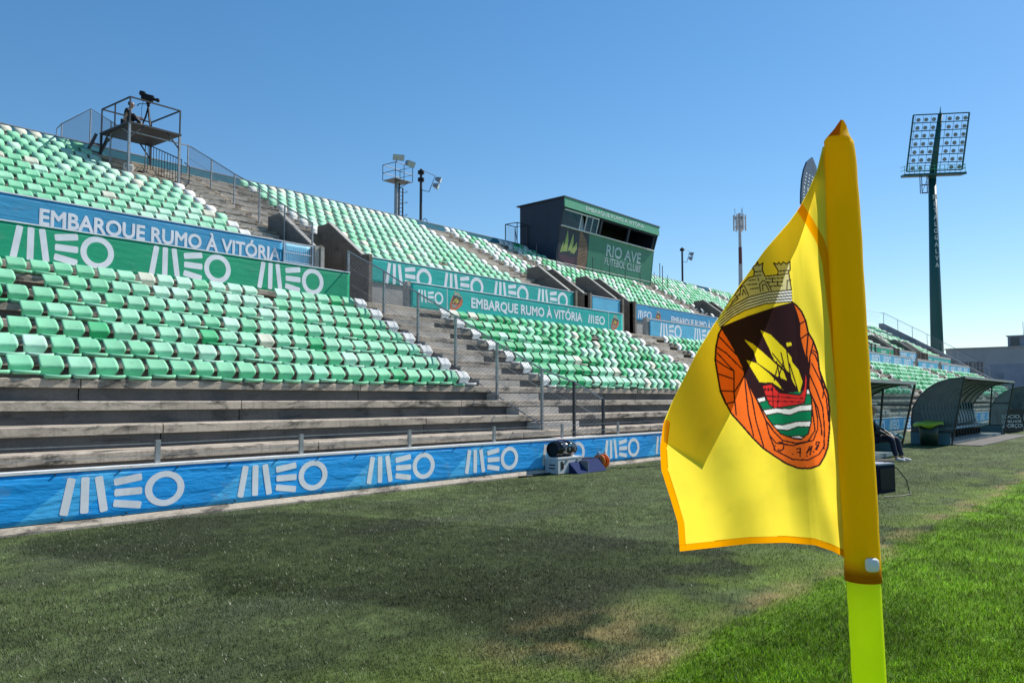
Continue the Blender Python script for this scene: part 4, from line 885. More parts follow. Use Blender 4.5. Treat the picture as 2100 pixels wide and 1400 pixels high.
for i in range(6):
    t = i*PI/3; MB().box(ax+1.0*math.cos(t)-.12, ax+1.0*math.cos(t)+.12, ay+1.0*math.sin(t)-.1, ay+1.0*math.sin(t)+.1, zt-3.9, zt-1.1).build('antenna_panel', WB, an)
    MB().tube([(ax, ay, zt-3.2), (ax+.9*math.cos(t), ay+.9*math.sin(t), zt-3.2)], .05, 5).tube([(ax, ay, zt-1.6), (ax+.9*math.cos(t), ay+.9*math.sin(t), zt-1.6)], .05, 5).build('bracket', DSTEEL, an)
    if i % 2 == 0: MB().tube([(ax+.8*math.cos(t), ay+.8*math.sin(t), zt-2), (ax+.8*math.cos(t), ay+.8*math.sin(t), zt+.1)], .04, 5).build('whip_aerial', DSTEEL, an)
MB().box(ax-1.0, ax-.4, ay-.2, ay+.2, 16.0, 17.6).build('cabinet', DSTEEL, an)
# sail-shaped sign behind the corner flag
sg = thing('sail_sign', 'dark blue sail-shaped sign on a tall pole rising behind the corner flag', 'sign', (97.5, 33.5, 0))
SGB = M('sign_blue', (.06, .085, .12, 1), .4, .2, 1)
sp_ = [(94.75, 23.9), (94.9, 25.3), (95.3, 26.8), (96.0, 28.1), (97.0, 29.2), (98.9, 30.2), (100.2, 29.3), (100.9, 27.6), (100.6, 25.6), (99.2, 23.2), (96.6, 23.3)]
MB().prism(sp_, 33.3, 33.5, 'Y').build('panel', SGB, sg); MB().tube([(98.4, 33.6, 0), (98.4, 33.6, 27)], [.45, .3], 10).build('pole', DSTEEL, sg)
for i in range(3):
    o = [(0, .9), (1.2, 1.1), (2.4, 1.3)][i]; pts = [(95.3+o[0], 24.3), (95.6+o[0]*.95, 26.0), (96.6+o[0]*.8, 28.0)]
    for a, b in zip(pts[:-1], pts[1:]):
        for t in np.linspace(0, .85, 5):
            x = a[0]+(b[0]-a[0])*t; z = a[1]+(b[1]-a[1])*t; MB().box(x, x+.45, 33.285, 33.297, z, z+.14).build('sign_print', PRINT, sg)

# ------------------------------------------------------------------ floodlight tower
TG = M('tower_green', lin(6, 78, 80), .45, .1, .5)
ft = thing('floodlight_tower', 'tall dark green floodlight tower with a tilted rack of round lamps', 'floodlight', (124, 25.8, 0))
TX, TY = 124.0, 25.8
MB().tube([(TX, TY, 0), (TX, TY-.05, 16), (TX, TY-.15, 31.5)], [.88, .72, .50], 16).build('shaft', TG, ft, True)
BASE = Vector((TX, TY-.15, 31.5)); TOP = Vector((TX-.35, TY-1.5, 40.1)); axis = (TOP-BASE).normalized()
MB().tube([BASE, TOP], [.5, .30], 12).build('rack_spine', TG, ft, True); MB().tube([TOP, TOP+Vector((0, 0, .35)), TOP+Vector((0, -.05, 1.1))], [.2, .08, .02], 8).build('finial', TG, ft)
hz_ = Vector((.50, -.866, 0)).normalized(); nrm = axis.cross(hz_).normalized()
if nrm.x > 0: nrm = -nrm
z0r, z1r = .125, 1.0; Lr = (TOP-BASE).length; HWd = 3.55
def RP(u, v): return BASE+axis*(Lr*(z0r+(z1r-z0r)*v))+hz_*(u*HWd)+nrm*.35
for s in (-1, 1):
    MB().bar(RP(s, 0), RP(s, 1), .16).build('rack_side', TG, ft)
for i in range(8): MB().bar(RP(-1, i/7), RP(1, i/7), .13 if i in (0, 7) else .1).build('rack_rung', TG, ft)
for u in (-.85, -.55, -.27, .27, .55, .85): MB().bar(RP(u-.07, 0), RP(u-.07, .97), .045).build('cable_tray', STEEL, ft)
for i in range(7):
    for u in (-.82, -.54, -.26, .3, .58, .86):
        if i == 0 and u in (-.26, .3): continue
        c_ = RP(u, (i+.32)/7)+nrm*.18; q = MB(); q.tube([c_-nrm*.28, c_-nrm*.05, c_+nrm*.14], [.1, .24, .27], 10); q.build('lamp', STEEL, ft, True)
        q = MB(); q.tube([c_+nrm*.145, c_+nrm*.15], .245, 10); q.build('lamp_glass', M('tower_lens', (.2, .23, .25, 1), .15, .2, 3), ft)
dk = MB(); d0 = BASE+axis*.35
def DP(u, v, z): return d0+hz_*u+nrm*v+Vector((0, 0, z))
dk._add([DP(-4.0, -.4, 0), DP(3.7, -.4, 0), DP(3.9, 1.3, 0), DP(-4.0, 1.3, 0), DP(-4.0, -.4, .3), DP(3.7, -.4, .3), DP(3.9, 1.3, .3), DP(-4.0, 1.3, .3)], [(0, 3, 2, 1), (4, 5, 6, 7), (0, 1, 5, 4), (1, 2, 6, 5), (2, 3, 7, 6), (3, 0, 4, 7)]); dk.build('service_deck', TG, ft)
q = MB()
for i in range(13): u = -3.95+i*.64; q.bar(DP(u, 1.25, .3), DP(u, 1.25, 1.35), .05)
for z in (.85, 1.35): q.bar(DP(-4, 1.25, z), DP(3.8, 1.25, z), .05); q.bar(DP(-4, -.4, z), DP(-4, 1.25, z), .05); q.bar(DP(3.8, -.4, z), DP(3.8, 1.25, z), .05)
q.build('deck_rail', FG, ft)
q = MB(); 
for u, v in ((-1.7, .2), (-.8, .2), (-1.7, .9), (-.8, .9)): q.bar(DP(u, v, 0), DP(u, v, -2.3), .08)
for z in (-2.3, -1.2): q.bar(DP(-1.7, .2, z), DP(-.8, .2, z), .07); q.bar(DP(-1.7, .9, z), DP(-.8, .9, z), .07)
q.bar(DP(-1.7, .9, -2.3), DP(-.8, .9, 0), .05); q.build('ladder_cage', DSTEEL, ft)
for i, ch in enumerate('METALOGALVA'):
    zc = 28.9-i*.93; rad = .50+(31.5-zc)*.0142; nv_ = Vector((-.93, -.36, 0)).normalized(); sv2 = Vector((.36, -.93, 0)).normalized(); v, f, asp = text_data(ch, 0.)
    b = MB(); cc_ = Vector((TX, TY-.12, zc))+nv_*(rad+.01)+sv2*.16; wd = .42*min(1, asp*1.0)
    [b._add([cc_+nv_*(.002*k)+sv2*((q_[0]-.5)*wd+dx)+Vector((0, 0, (q_[1]-.5)*.6+dz)) for q_ in v], f) for dx, dz, k in bold_copies(v, f, .05, .6)]; b.build('lettering', M('tower_print', (.55, .58, .6, 1)), ft, recalc=False)

# ------------------------------------------------------------------ buildings at the far end
GW = M('grey_render', (.36, .37, .39, 1), .8, .12, .4, dirt=.15); BW = M('blue_grey_render', (.26, .29, .35, 1), .8, .12, .4, dirt=.15); OCH = M('ochre', (.3, .22, .12, 1), .9, .2, 1)
bd = thing('grey_hall', 'large pale grey flat-roofed hall closing the far end of the ground', 'building', (150, 0, 0))
MB().prism([(150, 29.0), (151.5, 30.2), (180, 30.2), (180, -60), (150, -60)], 3.6, 9.6, 'Z').build('wall', GW, bd)
MB().prism([(149.8, 29.1), (151.4, 30.4), (180.2, 30.4), (180.2, -60), (149.8, -60)], 9.602, 9.75, 'Z').build('roof_edge', C_PALE, bd)
MB().box(149.9, 150.4, -60, 24.4, 0, 7.05).build('lower_wall', BW, bd); MB().box(149.4, 149.85, -60, 24, 0, 3.1).build('plinth', OCH, bd)
for i in range(14): MB().box(149.86, 149.895, 23.2-i*5.4, 23.3-i*5.4, 3.1, 7.0).build('pilaster', GW, bd)
MB().box(149.82, 149.89, 21.9, 22.7, 3.15, 5.6).build('door', M('hall_door', (.2, .22, .26, 1)), bd)
MB().box(149.95, 150.6, 24.42, 29.0, 3.65, 8.1).build('window_bay', GW, bd)
for i in range(8): MB().box(149.9, 149.94, 24.65+i*.53, 25.02+i*.53, 4.4, 7.5).build('window', M('hall_window', (.05, .06, .075, 1), .2), bd)
for z in (5.4, 6.5): MB().box(149.87, 149.895, 24.6, 29, z, z+.07).build('mullion', GW, bd)
q = MB(); q.tube([(150.1, 26.9, 8.1), (150.1, 26.9, 9.0), (150.1, 25.4, 9.0), (150.1, 25.4, 8.1)], .05, 5); q.tube([(150.1, 26.9, 8.55), (150.1, 25.4, 8.55)], .04, 5); q.build('roof_rail', STEEL, bd)
tw = thing('roof_cabin', 'small grey cabin with dark glazing on the roof of the far hall', 'building', (152, 15, 9.7))
MB().box(151, 156, 8, 21.3, 9.76, 11.35).build('wall', BW, tw); MB().box(150.8, 156.2, 7.8, 21.5, 11.352, 11.5).build('roof', GW, tw)
MB().box(150.93, 150.99, 19.7, 20.9, 9.85, 11.2).build('window', M('hall_window', (.05, .06, .075, 1), .2), tw); MB().box(150.93, 150.99, 15.0, 17.5, 9.85, 11.2).build('window', MATS['hall_window'], tw)
MB().tube([(151.5, 19.2, 11.5), (151.5, 19.2, 13.6)], .04, 5).build('aerial', DSTEEL, tw)

# ------------------------------------------------------------------ dugouts
PLEX = glass('dugout_plexiglass', (.10, .15, .16, 1), .5, .18); CLEAR = glass('clear_plexiglass', (.36, .42, .44, 1), .28, .1); ROOFM = glass('dugout_roof_sheet', (.15, .17, .16, 1), .82, .35)
DFR = M('dugout_frame', (.03, .035, .04, 1), .45, .2, 6, metal=.3); DBASE = M('dugout_base', lin(70, 112, 124), .55, .15, 3, dirt=.3); DST = M('dugout_seat', (.012, .045, .05, 1), .35, .25, 6); DST2 = M('dugout_seat_pad', (.16, .22, .25, 1), .5, .2, 6)
ARCH = [(7.64, .44), (7.64, .92), (7.57, 1.34), (7.32, 1.75), (7.05, 2.0), (6.75, 2.19), (6.35, 2.31), (5.89, 2.36)]
def dugout(label, xa, xb, H=1., ribs=9, seats=True, dy=0., sdy=0.):
    t = thing('dugout', label, 'dugout', ((xa+xb)/2, 7.0+dy, 0)); A = [(y+dy, z*H) for y, z in ARCH]
    fb, ft_ = (6.36+dy, 0.), (5.89+dy, 2.36*H); fr = lambda z: fb[0]+(ft_[0]-fb[0])*z/ft_[1] if z > .44*H else fb[0]
    b = MB(); n = len(A)
    for y, z in A: b.v += [(xa, y, z), (xb, y, z)]
    b.f = [(2*i, 2*i+1, 2*i+3, 2*i+2) for i in range(n-1)]; b.m = [0]*len(b.f)
    o = b.build('roof_sheet', ROOFM, t, True); s_ = o.modifiers.new('s', 'SOLIDIFY'); s_.thickness = .012
    for i in range(ribs):
        x = xa+(xb-xa)*i/(ribs-1); MB().tube([(x, y-.015, z-.015) for y, z in A], .026, 5).build('rib', DFR, t)
    MB().box(xa, xb, ft_[0]-.03, ft_[0]+.03, ft_[1]-.05, ft_[1]+.03).build('front_beam', STEEL, t)
    for x in (xa, xb):
        pts = [(fr(.46*H), .46*H)]+[(y-.02, z) for y, z in A]
        MB().prism([(y, z) for y, z in pts], x-.006, x+.006, 'X').build('end_panel', PLEX if x == xa else CLEAR, t)
        MB().prism([(fb[0]+.03, .02), (A[0][0], .02), (A[0][0], .44*H), (fb[0]+.03, .44*H)], x-.02, x+.02, 'X').build('end_base', DBASE, t)
        MB().tube([(x, fb[0], 0), (x, fr(.45*H), .45*H), (x, ft_[0], ft_[1])], .032, 5).build('front_post', DFR, t); MB().bar((x, fr(.45*H), .45*H), (x, A[0][0], .45*H), .04).build('end_rail', DFR, t)
    MB().bar((xb, fr(1.42), 1.42), (xb, 7.5+dy, 1.42), .035).build('end_rail', DFR, t); MB().bar((xb, 6.9+dy, .45*H), (xb, 6.75+dy, 2.15*H), .045).build('end_post', DFR, t)
    MB().box(xa, xb, A[0][0]-.03, A[0][0]+.03, 0, .46*H).build('back_base', DBASE, t)
    MB().box(xa+.05, xb-.05, 6.45+dy, 7.55+dy, .02, .12).build('floor', C_PALE, t)
    if seats:
        n = int((xb-xa-.4)/.58)
        for i in range(n):
            x = xa+.35+i*.58; q = MB(); q.prism([(7.35+dy+sdy, .42), (7.5+dy+sdy, .5), (7.47+dy+sdy, 1.16), (7.38+dy+sdy, 1.2), (7.26+dy+sdy, .62), (6.88+dy+sdy, .56), (6.84+dy+sdy, .48), (6.9+dy+sdy, .42)], x-.23, x+.23, 'X'); s0 = q.build('bench_seat', DST, t)
            q = MB(); q.prism([(7.3+dy+sdy, .7), (7.37+dy+sdy, 1.08), (7.33+dy+sdy, 1.1), (7.25+dy+sdy, .72)], x-.17, x+.17, 'X'); q.build('seat_pad', DST2, s0)
            q = MB(); q.prism([(7.42+dy+sdy, 1.17), (7.46+dy+sdy, 1.45), (7.38+dy+sdy, 1.46), (7.34+dy+sdy, 1.2)], x-.13, x+.13, 'X'); q.build('headrest', DST, s0)
            MB().box(x-.03, x+.03, 7.1+dy+sdy, 7.2+dy+sdy, .1, .43).build('seat_leg', DFR, s0)
    return t
d2 = dugout('large arched dugout with rows of dark team seats and a bin at its end', 32.3, 43.0, 1., 10)
d1 = dugout('smaller glazed dugout with a seated person inside next to the corner flag', 19.4, 25.5, .87, 6, sdy=-.36)
d3 = dugout('far arched dugout beside the black slogan board', 47.6, 57.0, .95, 8)
tag(MB().box(32.4, 43.5, 5.45, 6.35, .0, .03).build('paving_strip', concrete('dark_paving', (.16, .155, .15, 1), .3, .2, 4)), 'dark paving strip in front of the large dugout', 'paving')
sgn = thing('slogan_board', 'black slogan board with pale lettering between the two far dugouts', 'sign', (46.2, 6.4, 0))
MB().prism([(45.3, 6.9), (47.3, 6.15), (47.33, 6.2), (45.33, 6.95)], .05, 1.12, 'Z').build('board', BLACK, sgn)
def sline(body, z0, z1, a, b_):
    v, f, _ = text_data(body, 0.); P0 = Vector((45.3, 6.9-.012, 0)); D_ = Vector((2.0, -.75, 0)); q = MB(); q._add([P0+D_*(a+(b_-a)*p[0])+Vector((-.006, 0, z0+(z1-z0)*p[1])) for p in v], f); q.build('lettering', PRINT, sgn, recalc=False)
sline('SÓCIO,', .66, .9, .12, .9); sline('O MELHOR', .48, .6, .12, .92); sline('REFORÇO!', .2, .42, .04, .96)
# waste bin with a liner
wbn = thing('waste_bin', 'dark green waste bin with a yellow-green liner folded over its rim', 'bin', (31.75, 6.95, 0))
MB().tube([(31.75, 6.95, 0), (31.75, 6.95, .8)], [.27, .33], 14).build('bin_body', M('bin_green', (.006, .03, .018, 1), .45, .2, 5), wbn, True)
lb = MB(); n = 22; vs = []; fs = []
for i in range(n):
    t = 2*PI*i/n; wv = .04*math.sin(5*t)+.03*math.sin(3*t+1); sag = .05*math.cos(t+.6)
    for r_, z_ in ((.30, .74), (.335, .82+wv*.3), (.40, .80+sag+wv*.2), (.43+wv, .70+sag+wv)): vs.append((31.75+r_*math.cos(t)*1.12, 6.95+r_*math.sin(t)*1.12, z_))
for i in range(n):
    for k_ in range(3): a = i*4+k_; b_ = ((i+1) % n)*4+k_; fs.append((a, b_, b_+1, a+1))
lb._add(vs, fs); lo = lb.build('liner', M('bin_liner', lin(150, 175, 40), .4, .2, 8), wbn, True); lo.modifiers.new('s', 'SOLIDIFY').thickness = .006
# seated person in the small dugout
TEALJ = M('teal_jacket', (.02, .03, .035, 1), .6, .4, 6); WSH = M('white_shoe', (.7, .71, .74, 1), .5, .1, 10)
py_, px_ = 6.38, 23.15
person('person in dark tracksuit and white shoes seated in the small dugout', (px_, py_, .58), (0, -1, 0), (px_-.12, 5.92, .60), (px_+.16, 5.86, .58), (px_-.14, 5.82, 0.01), (px_+.12, 5.74, 0.01), (px_+.0, 6.48, 1.06), (px_+.02, 6.40, 1.31), (px_-.24, 6.26, .80), (px_+.26, 6.28, .80), (px_-.1, 6.04, .68), (px_+.12, 6.02, .68), TEALJ, NAVY, WSH, (px_, py_, 0))
bt = thing('handheld_bag', 'teal and white bag hooked on the dugout rail by the seated person', 'bag', (24.9, 6.3, .5))
MB().tube([(24.7, 6.45, .55), (24.8, 6.35, .57), (25.0, 6.25, .56), (25.15, 6.2, .54)], [.05, .09, .09, .04], 8).build('pouch', M('bag_teal', (.03, .16, .17, 1)), bt, True); MB().tube([(24.75, 6.4, .62), (24.85, 6.35, .7), (25.0, 6.28, .63)], .02, 6).build('handle', WHITE, bt)
tag(MB().box(22.4, 23.6, 5.95, 6.4, .0, .03).build('foot_mat', concrete('mat', (.07, .07, .07, 1), .2, .1, 6)), 'thin grey foot mat under the seated person in the small dugout', 'mat')
# loudspeaker box on the turf
sb = thing('loudspeaker', 'dark navy loudspeaker box with pale lid standing on the turf behind the flag', 'loudspeaker', (15.5, 4.2, 0))
c = [(15.05, 4.52), (15.15, 4.12), (15.62, 3.98), (15.75, 4.4)]
def pris(poly, a, b_): return MB().prism(poly, a, b_, 'Z')
pris(c, .0, .47).build('cabinet', M('speaker_navy', (.008, .014, .035, 1), .8, .2, 30, bump=.5, bscale=200, spec=.15), sb); pris([(x, y) for x, y in c], .472, .50).build('lid', M('speaker_lid', (.3, .33, .38, 1), .5), sb)
gq = MB(); g0, g1 = Vector((15.15, 4.12, 0)), Vector((15.62, 3.98, 0))
gq._add([g0.lerp(g1, a)+Vector((-.004, -.012, z)) for a, z in ((.06, .05), (.94, .05), (.94, .42), (.06, .42))], [(0, 1, 2, 3)]); gq.build('grille', BLACK, sb)
tag(MB().tube([(15.6, 4.15, .51), (15.66, 3.95, .40), (15.72, 3.82, .2), (15.7, 3.78, .02), (15.3, 3.65, .015), (14.9, 3.7, .015), (14.6, 3.9, .015)], .008, 5).build('speaker_cable', BLACK, None), 'thin black cable trailing from the loudspeaker box onto the turf', 'cable')

# ------------------------------------------------------------------ kit beside the wall
wc = thing('equipment_case', 'grey-white equipment case with black markings standing against the blue wall', 'case', (14.8, 10.6, 0))
MB().box(14.62, 15.5, 10.42, 10.76, .02, .33).build('case_body', M('case_white', (.5, .52, .54, 1), .5, .1, 6, dirt=.2), wc); MB().box(14.61, 15.51, 10.41, 10.77, .332, .36).build('case_lid', WHITE, wc)
for z in (.12, .19): MB().box(14.612, 14.619, 10.5, 10.65, z, z+.025).build('case_print', NAVY, wc)
MB().box(14.72, 14.78, 10.412, 10.419, .1, .28).box(14.79, 14.82, 10.412, 10.419, .12, .24).build('case_print', BLACK, wc)
for x in (14.9, 15.3): MB().box(x, x+.08, 10.40, 10.418, .27, .31).build('latch', STEEL, wc)
for x in (14.68, 15.42): MB().box(x, x+.06, 10.45, 10.73, 0, .02).build('foot', BLACK, wc)
tb = thing('drum_case', 'glossy black cylindrical case lying on top of the grey equipment case', 'case', (15.0, 10.6, .37))
tr = .165; TZ = .36+tr
def ring(x, r): return [(x, 10.6+r*math.cos(t), TZ+r*math.sin(t)) for t in np.linspace(0, 2*PI, 24, endpoint=False)]
GB = M('gloss_black', (.012, .012, .013, 1), .18, .2, 10); xs_ = [14.66, 14.67, 14.82, 14.825, 14.85, 14.855, 15.15, 15.155, 15.18, 15.185, 15.35, 15.42, 15.45]; rs_ = [.155, .165, .165, .175, .175, .165, .165, .175, .175, .165, .16, .13, .06]
b = MB(); vs = []; 
for x, r_ in zip(xs_, rs_): vs += ring(x, r_)
fs = [(i*24+k_, i*24+(k_+1) % 24, (i+1)*24+(k_+1) % 24, (i+1)*24+k_) for i in range(len(xs_)-1) for k_ in range(24)]+[tuple(range((len(xs_)-1)*24, len(xs_)*24))]
b._add(vs, fs); b.build('shell', GB, tb, True); b = MB(); b._add(ring(14.70, .152), [tuple(range(24))]); b.build('mouth', DARK, tb)
for x in (14.9, 15.05, 15.25): MB().box(x, x+.04, 10.425, 10.437, TZ-.03, TZ+.03).build('clasp', STEEL, tb)
MB().tube([(14.85, 10.6, TZ+.17), (14.88, 10.6, TZ+.20), (15.08, 10.6, TZ+.20), (15.11, 10.6, TZ+.17)], .012, 6).build('handle', M('handle_red', (.16, .04, .03, 1)), tb)
MB().box(15.05, 15.15, 10.44, 10.452, TZ+.06, TZ+.1).build('case_label', M('label_blue', (.1, .3, .4, 1)), tb)
bp = thing('sloping_stand', 'low navy blue sloping stage monitor next to the grey equipment case', 'monitor', (15.8, 10.4, 0))
MB().prism([(10.18, .01), (10.72, .01), (10.72, .24), (10.42, .24)], 15.02, 15.42, 'X').prism([(10.2, .01), (10.72, .01), (10.72, .27), (10.44, .27)], 15.45, 16.2, 'X').build('body', M('monitor_navy', (.02, .035, .11, 1), .85, .2, 20, spec=.06), bp)
MB().box(15.5, 16.15, 10.5, 10.7, .272, .29).build('top_plate', BLACK, bp); MB().box(15.43, 15.447, 10.2, 10.7, .01, .27).build('edge_trim', STEEL, bp)
rl = thing('cable_reel', 'orange cable reel on a wire stand beside the navy monitor', 'reel', (16.4, 10.5, 0))
ORG = M('reel_orange', (.85, .2, .02, 1), .5, .15, 8)
def disc(x, ro, ri, nme, mt):
    b = MB(); n = 24; vs = []
    for k_ in range(n):
        t = 2*PI*k_/n
        for r_, dx in ((ro, 0), (ri, 0), (ri, .02), (ro, .02)): vs.append((x+dx, 10.48+r_*math.cos(t), .19+r_*math.sin(t)))
    b._add(vs, [(4*k_+a, 4*((k_+1) % n)+a, 4*((k_+1) % n)+(a+1) % 4, 4*k_+(a+1) % 4) for k_ in range(n) for a in range(4)]); b.build(nme, mt, rl, True)
disc(16.3, .165, .07, 'flange', ORG); disc(16.48, .165, .07, 'flange', ORG); MB().tube([(16.32, 10.48, .19), (16.48, 10.48, .19)], .09, 16).build('wound_cable', BLACK, rl, True)
MB().tube([(16.27, 10.35, .01), (16.27, 10.48, .40), (16.55, 10.48, .40), (16.55, 10.35, .01)], .01, 5).tube([(16.27, 10.62, .01), (16.27, 10.48, .40)], .01, 5).tube([(16.55, 10.62, .01), (16.55, 10.48, .40)], .01, 5).build('wire_stand', STEEL, rl)
cb = MB(); pts = []
for i in range(40): t = i/39; pts.append((16.6+.9*t+.12*math.sin(t*25), 10.25-.25*t+.1*math.cos(t*21), .02))
cb.tube(pts, .007, 4); tag(cb.build('loose_cable', BLACK), 'loose coil of black cable on the turf near the orange reel', 'cable')
for yy, lab in ((9.55, 'nearer'), (10.0, 'farther')):
    cb = MB(); cb.tube([(17.3+i*.5, yy-.12*math.sin(i*.5)-.035*i, .017) for i in range(22)], .007, 4); tag(cb.build('ground_cable', BLACK), f'long thin black cable crossing the turf parallel to the wall, {lab} the wall', 'cable')
tag(MB().tube([(13.6, 10.68, .02), (13.8, 10.62, .02), (14.2, 10.66, .02), (14.6, 10.62, .02)], .022, 6).build('hose', BLACK, None), 'short black hose lying at the foot of the wall before the equipment case', 'hose')

# ------------------------------------------------------------------ corner flag
def fp(px, py, dz=0.):
    """point near the pole's vertical plane; dz = extra distance in metres along the line of sight"""
    z = .75*(1+.0682*(HY-py)/FPX)+dz; r = ray(px, py); return CAM+r*(z/FPX)
axx = lambda y: 1720+.0567*(y-292)
FCOL = attr_mat('flag_cloth', .75, trans=.62, spec=.12, bump=.25, bscale=1500)
POLEM, _n, _l, _p = nodes_of('neon_pole'); _p.inputs['Roughness'].default_value = .4
_c = ramp(_n, _l, noise(_n, _l, 40, wpos(_n, _l), 3), .3, .7, lin(222, 240, 0), lin(230, 246, 0)); _l.new(_c, _p.inputs['Base Color'])
_t = _n.new('ShaderNodeBsdfTranslucent'); _l.new(_c, _t.inputs['Color']); _x = _n.new('ShaderNodeMixShader'); _x.inputs[0].default_value = .5
_l.new(_p.outputs[0], _x.inputs[1]); _l.new(_t.outputs[0], _x.inputs[2]); _l.new(_x.outputs[0], _n['Material Output'].inputs[0])
fg = thing('corner_flag', 'yellow club corner flag with printed crest on a neon yellow-green pole', 'flag', tuple(fp(axx(1400), 1400)))
top = Vector(fp(axx(420), 420)); low = Vector(fp(axx(1400), 1400)); dirp = (low-top).normalized(); gnd = low+dirp*((low.z+.02)/-dirp.z)
prad = 32.8*.735/FPX
fg.location = (gnd.x, gnd.y, 0)
b = MB(); NP = 150; n = 20; vs = []; zslv = fp(axx(1168), 1168)[2]
for i in range(NP):
    t = i/(NP-1); p = top.lerp(gnd, t)
    for k_ in range(n):
        a = 2*PI*k_/n; r_ = prad*(.25 if p.z > zslv else 1.)*(1+.022*math.sin(i*2.3+math.sin(k_*.9)*2)*(math.cos(a-2.4) > .2)+.012*random.random()*(math.cos(a-2.4) > 0))
        vs.append(p+Vector((math.cos(a)*r_, math.sin(a)*r_, 0)))
b._add(vs, [(i*n+k_, i*n+(k_+1) % n, (i+1)*n+(k_+1) % n, (i+1)*n+k_) for i in range(NP-1) for k_ in range(n)]+[tuple(range(n))]); b.build('pole', POLEM, fg, True)
# sleeve: cloth tube around the pole, gathered into a twisted tip
rings = [(1190, 35.2, 0, 1), (1165, 35.0, 0, 1), (1000, 34.6, 0, 1), (800, 34.6, 0, 1), (600, 34.8, 0, 1), (480, 34.5, 0, 1), (400, 33.5, 0, 1), (340, 32, 0, 1), (305, 30.5, 0, 1), (288, 28, 0, .95), (278, 22, 2, .8), (266, 15, 5, .6), (254, 8, 8, .5), (246, 2.5, 9, .4)]
N = 40; RR = []; CC = []
ry = np.array([r_[0] for r_ in rings], float); yy = np.concatenate([np.linspace(1190, 300, 60), np.linspace(296, 246, 18)])
for y in yy:
    rw = np.interp(-y, -ry, [r_[1] for r_ in rings]); ox_ = np.interp(-y, -ry, [r_[2] for r_ in rings]); fl_ = np.interp(-y, -ry, [r_[3] for r_ in rings])
    cpt = Vector(fp(axx(y)+ox_, y)); rw *= .75/FPX; row = []; cr = []
    for k_ in range(N):
        a = 2*PI*k_/N; wob = 1+.012*math.sin(a*3+y*.01)+.010*math.sin(a*2+y*.045+math.sin(y*.02))+.006*math.sin(a*5-y*.08)+(.10*math.sin(a*4+y*.09) if y < 296 else 0)
        v = Vector(R)*math.cos(a)*rw*wob+Vector((F[0], F[1], 0)).normalized()*math.sin(a)*rw*wob*fl_; row.append(cpt+v)
        hem = y > 1172 or (y < 282 and math.sin(a*2+1) > -.4); cr.append(lin(214, 140, 0)[:3] if hem else (lin(250, 224, 0)[:3] if y < 1155 else lin(246, 200, 20)[:3]))
    row.append(row[0]); cr.append(cr[0]); RR.append([tuple(q) for q in row]); CC.append(cr)
SLV = attr_mat('sleeve_cloth', .75, trans=.6, spec=.12, bump=.3, bscale=1300)
me = grid_mesh('sleeve', np.array(RR), np.array(CC)); me.materials.append(SLV); o = add('sleeve', me, fg); o.modifiers.new('s', 'SOLIDIFY').thickness = .0006
tgc = Vector(fp(1792, 1160, -.019)); q = MB(); 
for i, (s, h_) in enumerate(((13, 13.5),)):
    pts = []
    for t in np.linspace(0, 2*PI, 20, endpoint=False):
        ex = (abs(math.cos(t))**.5)*math.copysign(1, math.cos(t)); ez = (abs(math.sin(t))**.5)*math.copysign(1, math.sin(t)); pts.append((ex, ez))
    vs = []
    for d_, k_ in ((.008, 1), (.002, 1), (0, .82)):
        for ex, ez in pts: vs.append(tgc+Vector(R)*ex*s*k_*.74/FPX+Vector((0, 0, 1))*ez*h_*k_*.74/FPX+Vector(F)*d_)
    q._add(vs, [(a*20+k_, a*20+(k_+1) % 20, (a+1)*20+(k_+1) % 20, (a+1)*20+k_) for a in range(2) for k_ in range(20)]+[tuple(range(40, 60))])
q.build('velcro_tab', M('tab_white', (.78, .78, .76, 1), .6, .05, 200, bump=.4, bscale=900), fg, True)
# cloth
Lc = np.array([(1687,301),(1675,351),(1656,395),(1640,425),(1620,453),(1568,513),(1517,584),(1469,657),(1429,722.5),(1400,781),(1378,824),(1360,868),(1353.5,919),(1356,963),(1374.6,1021),(1390,1072),(1394,1130)], float)
Bc = np.array([(1394,1130),(1466,1122),(1538,1114),(1611,1112),(1670,1117),(1706,1129),(1741,1147)], float)
def resample(P, n):
    s = np.concatenate([[0], np.cumsum(np.hypot(*np.diff(P, axis=0).T))]); s /= s[-1]; t = np.linspace(0, 1, n)
    # smooth (Catmull-like) by interpolating and a light filter
    X = np.stack([np.interp(t, s, P[:, 0]), np.interp(t, s, P[:, 1])], -1)
    for _ in range(max(1, n//60)): X[1:-1] = (X[:-2]+2*X[1:-1]+X[2:])/4
    return X
NV, NU = 640, 330
Lq = resample(Lc, NV); yb = np.linspace(301, 1147, NV); Rq = np.stack([np.array([axx(y) for y in yb])-27+np.clip((yb-301)/300, 0, 1)*-4, yb], -1)
Bq = resample(Bc, NU); Bq[-1] = Rq[-1]; Bq[0] = Lq[-1]
u = np.linspace(0, 1, NU)[None, :, None]; v = np.linspace(0, 1, NV)[:, None, None]
PX = Lq[:, None]*(1-u)+Rq[:, None]*u + v**3*(Bq[None]-(Lq[-1]*(1-u[0])+Rq[-1]*u[0])[None])
gx, gy = PX[..., 0], PX[..., 1]; uu = u[0, :, 0][None, :]*np.ones((NV, 1)); vv = v[:, 0, 0][:, None]*np.ones((1, NU))
wpx = (Rq[:, 0]-Lq[:, 0])[:, None]*(1-uu)          # distance from the sleeve in picture units
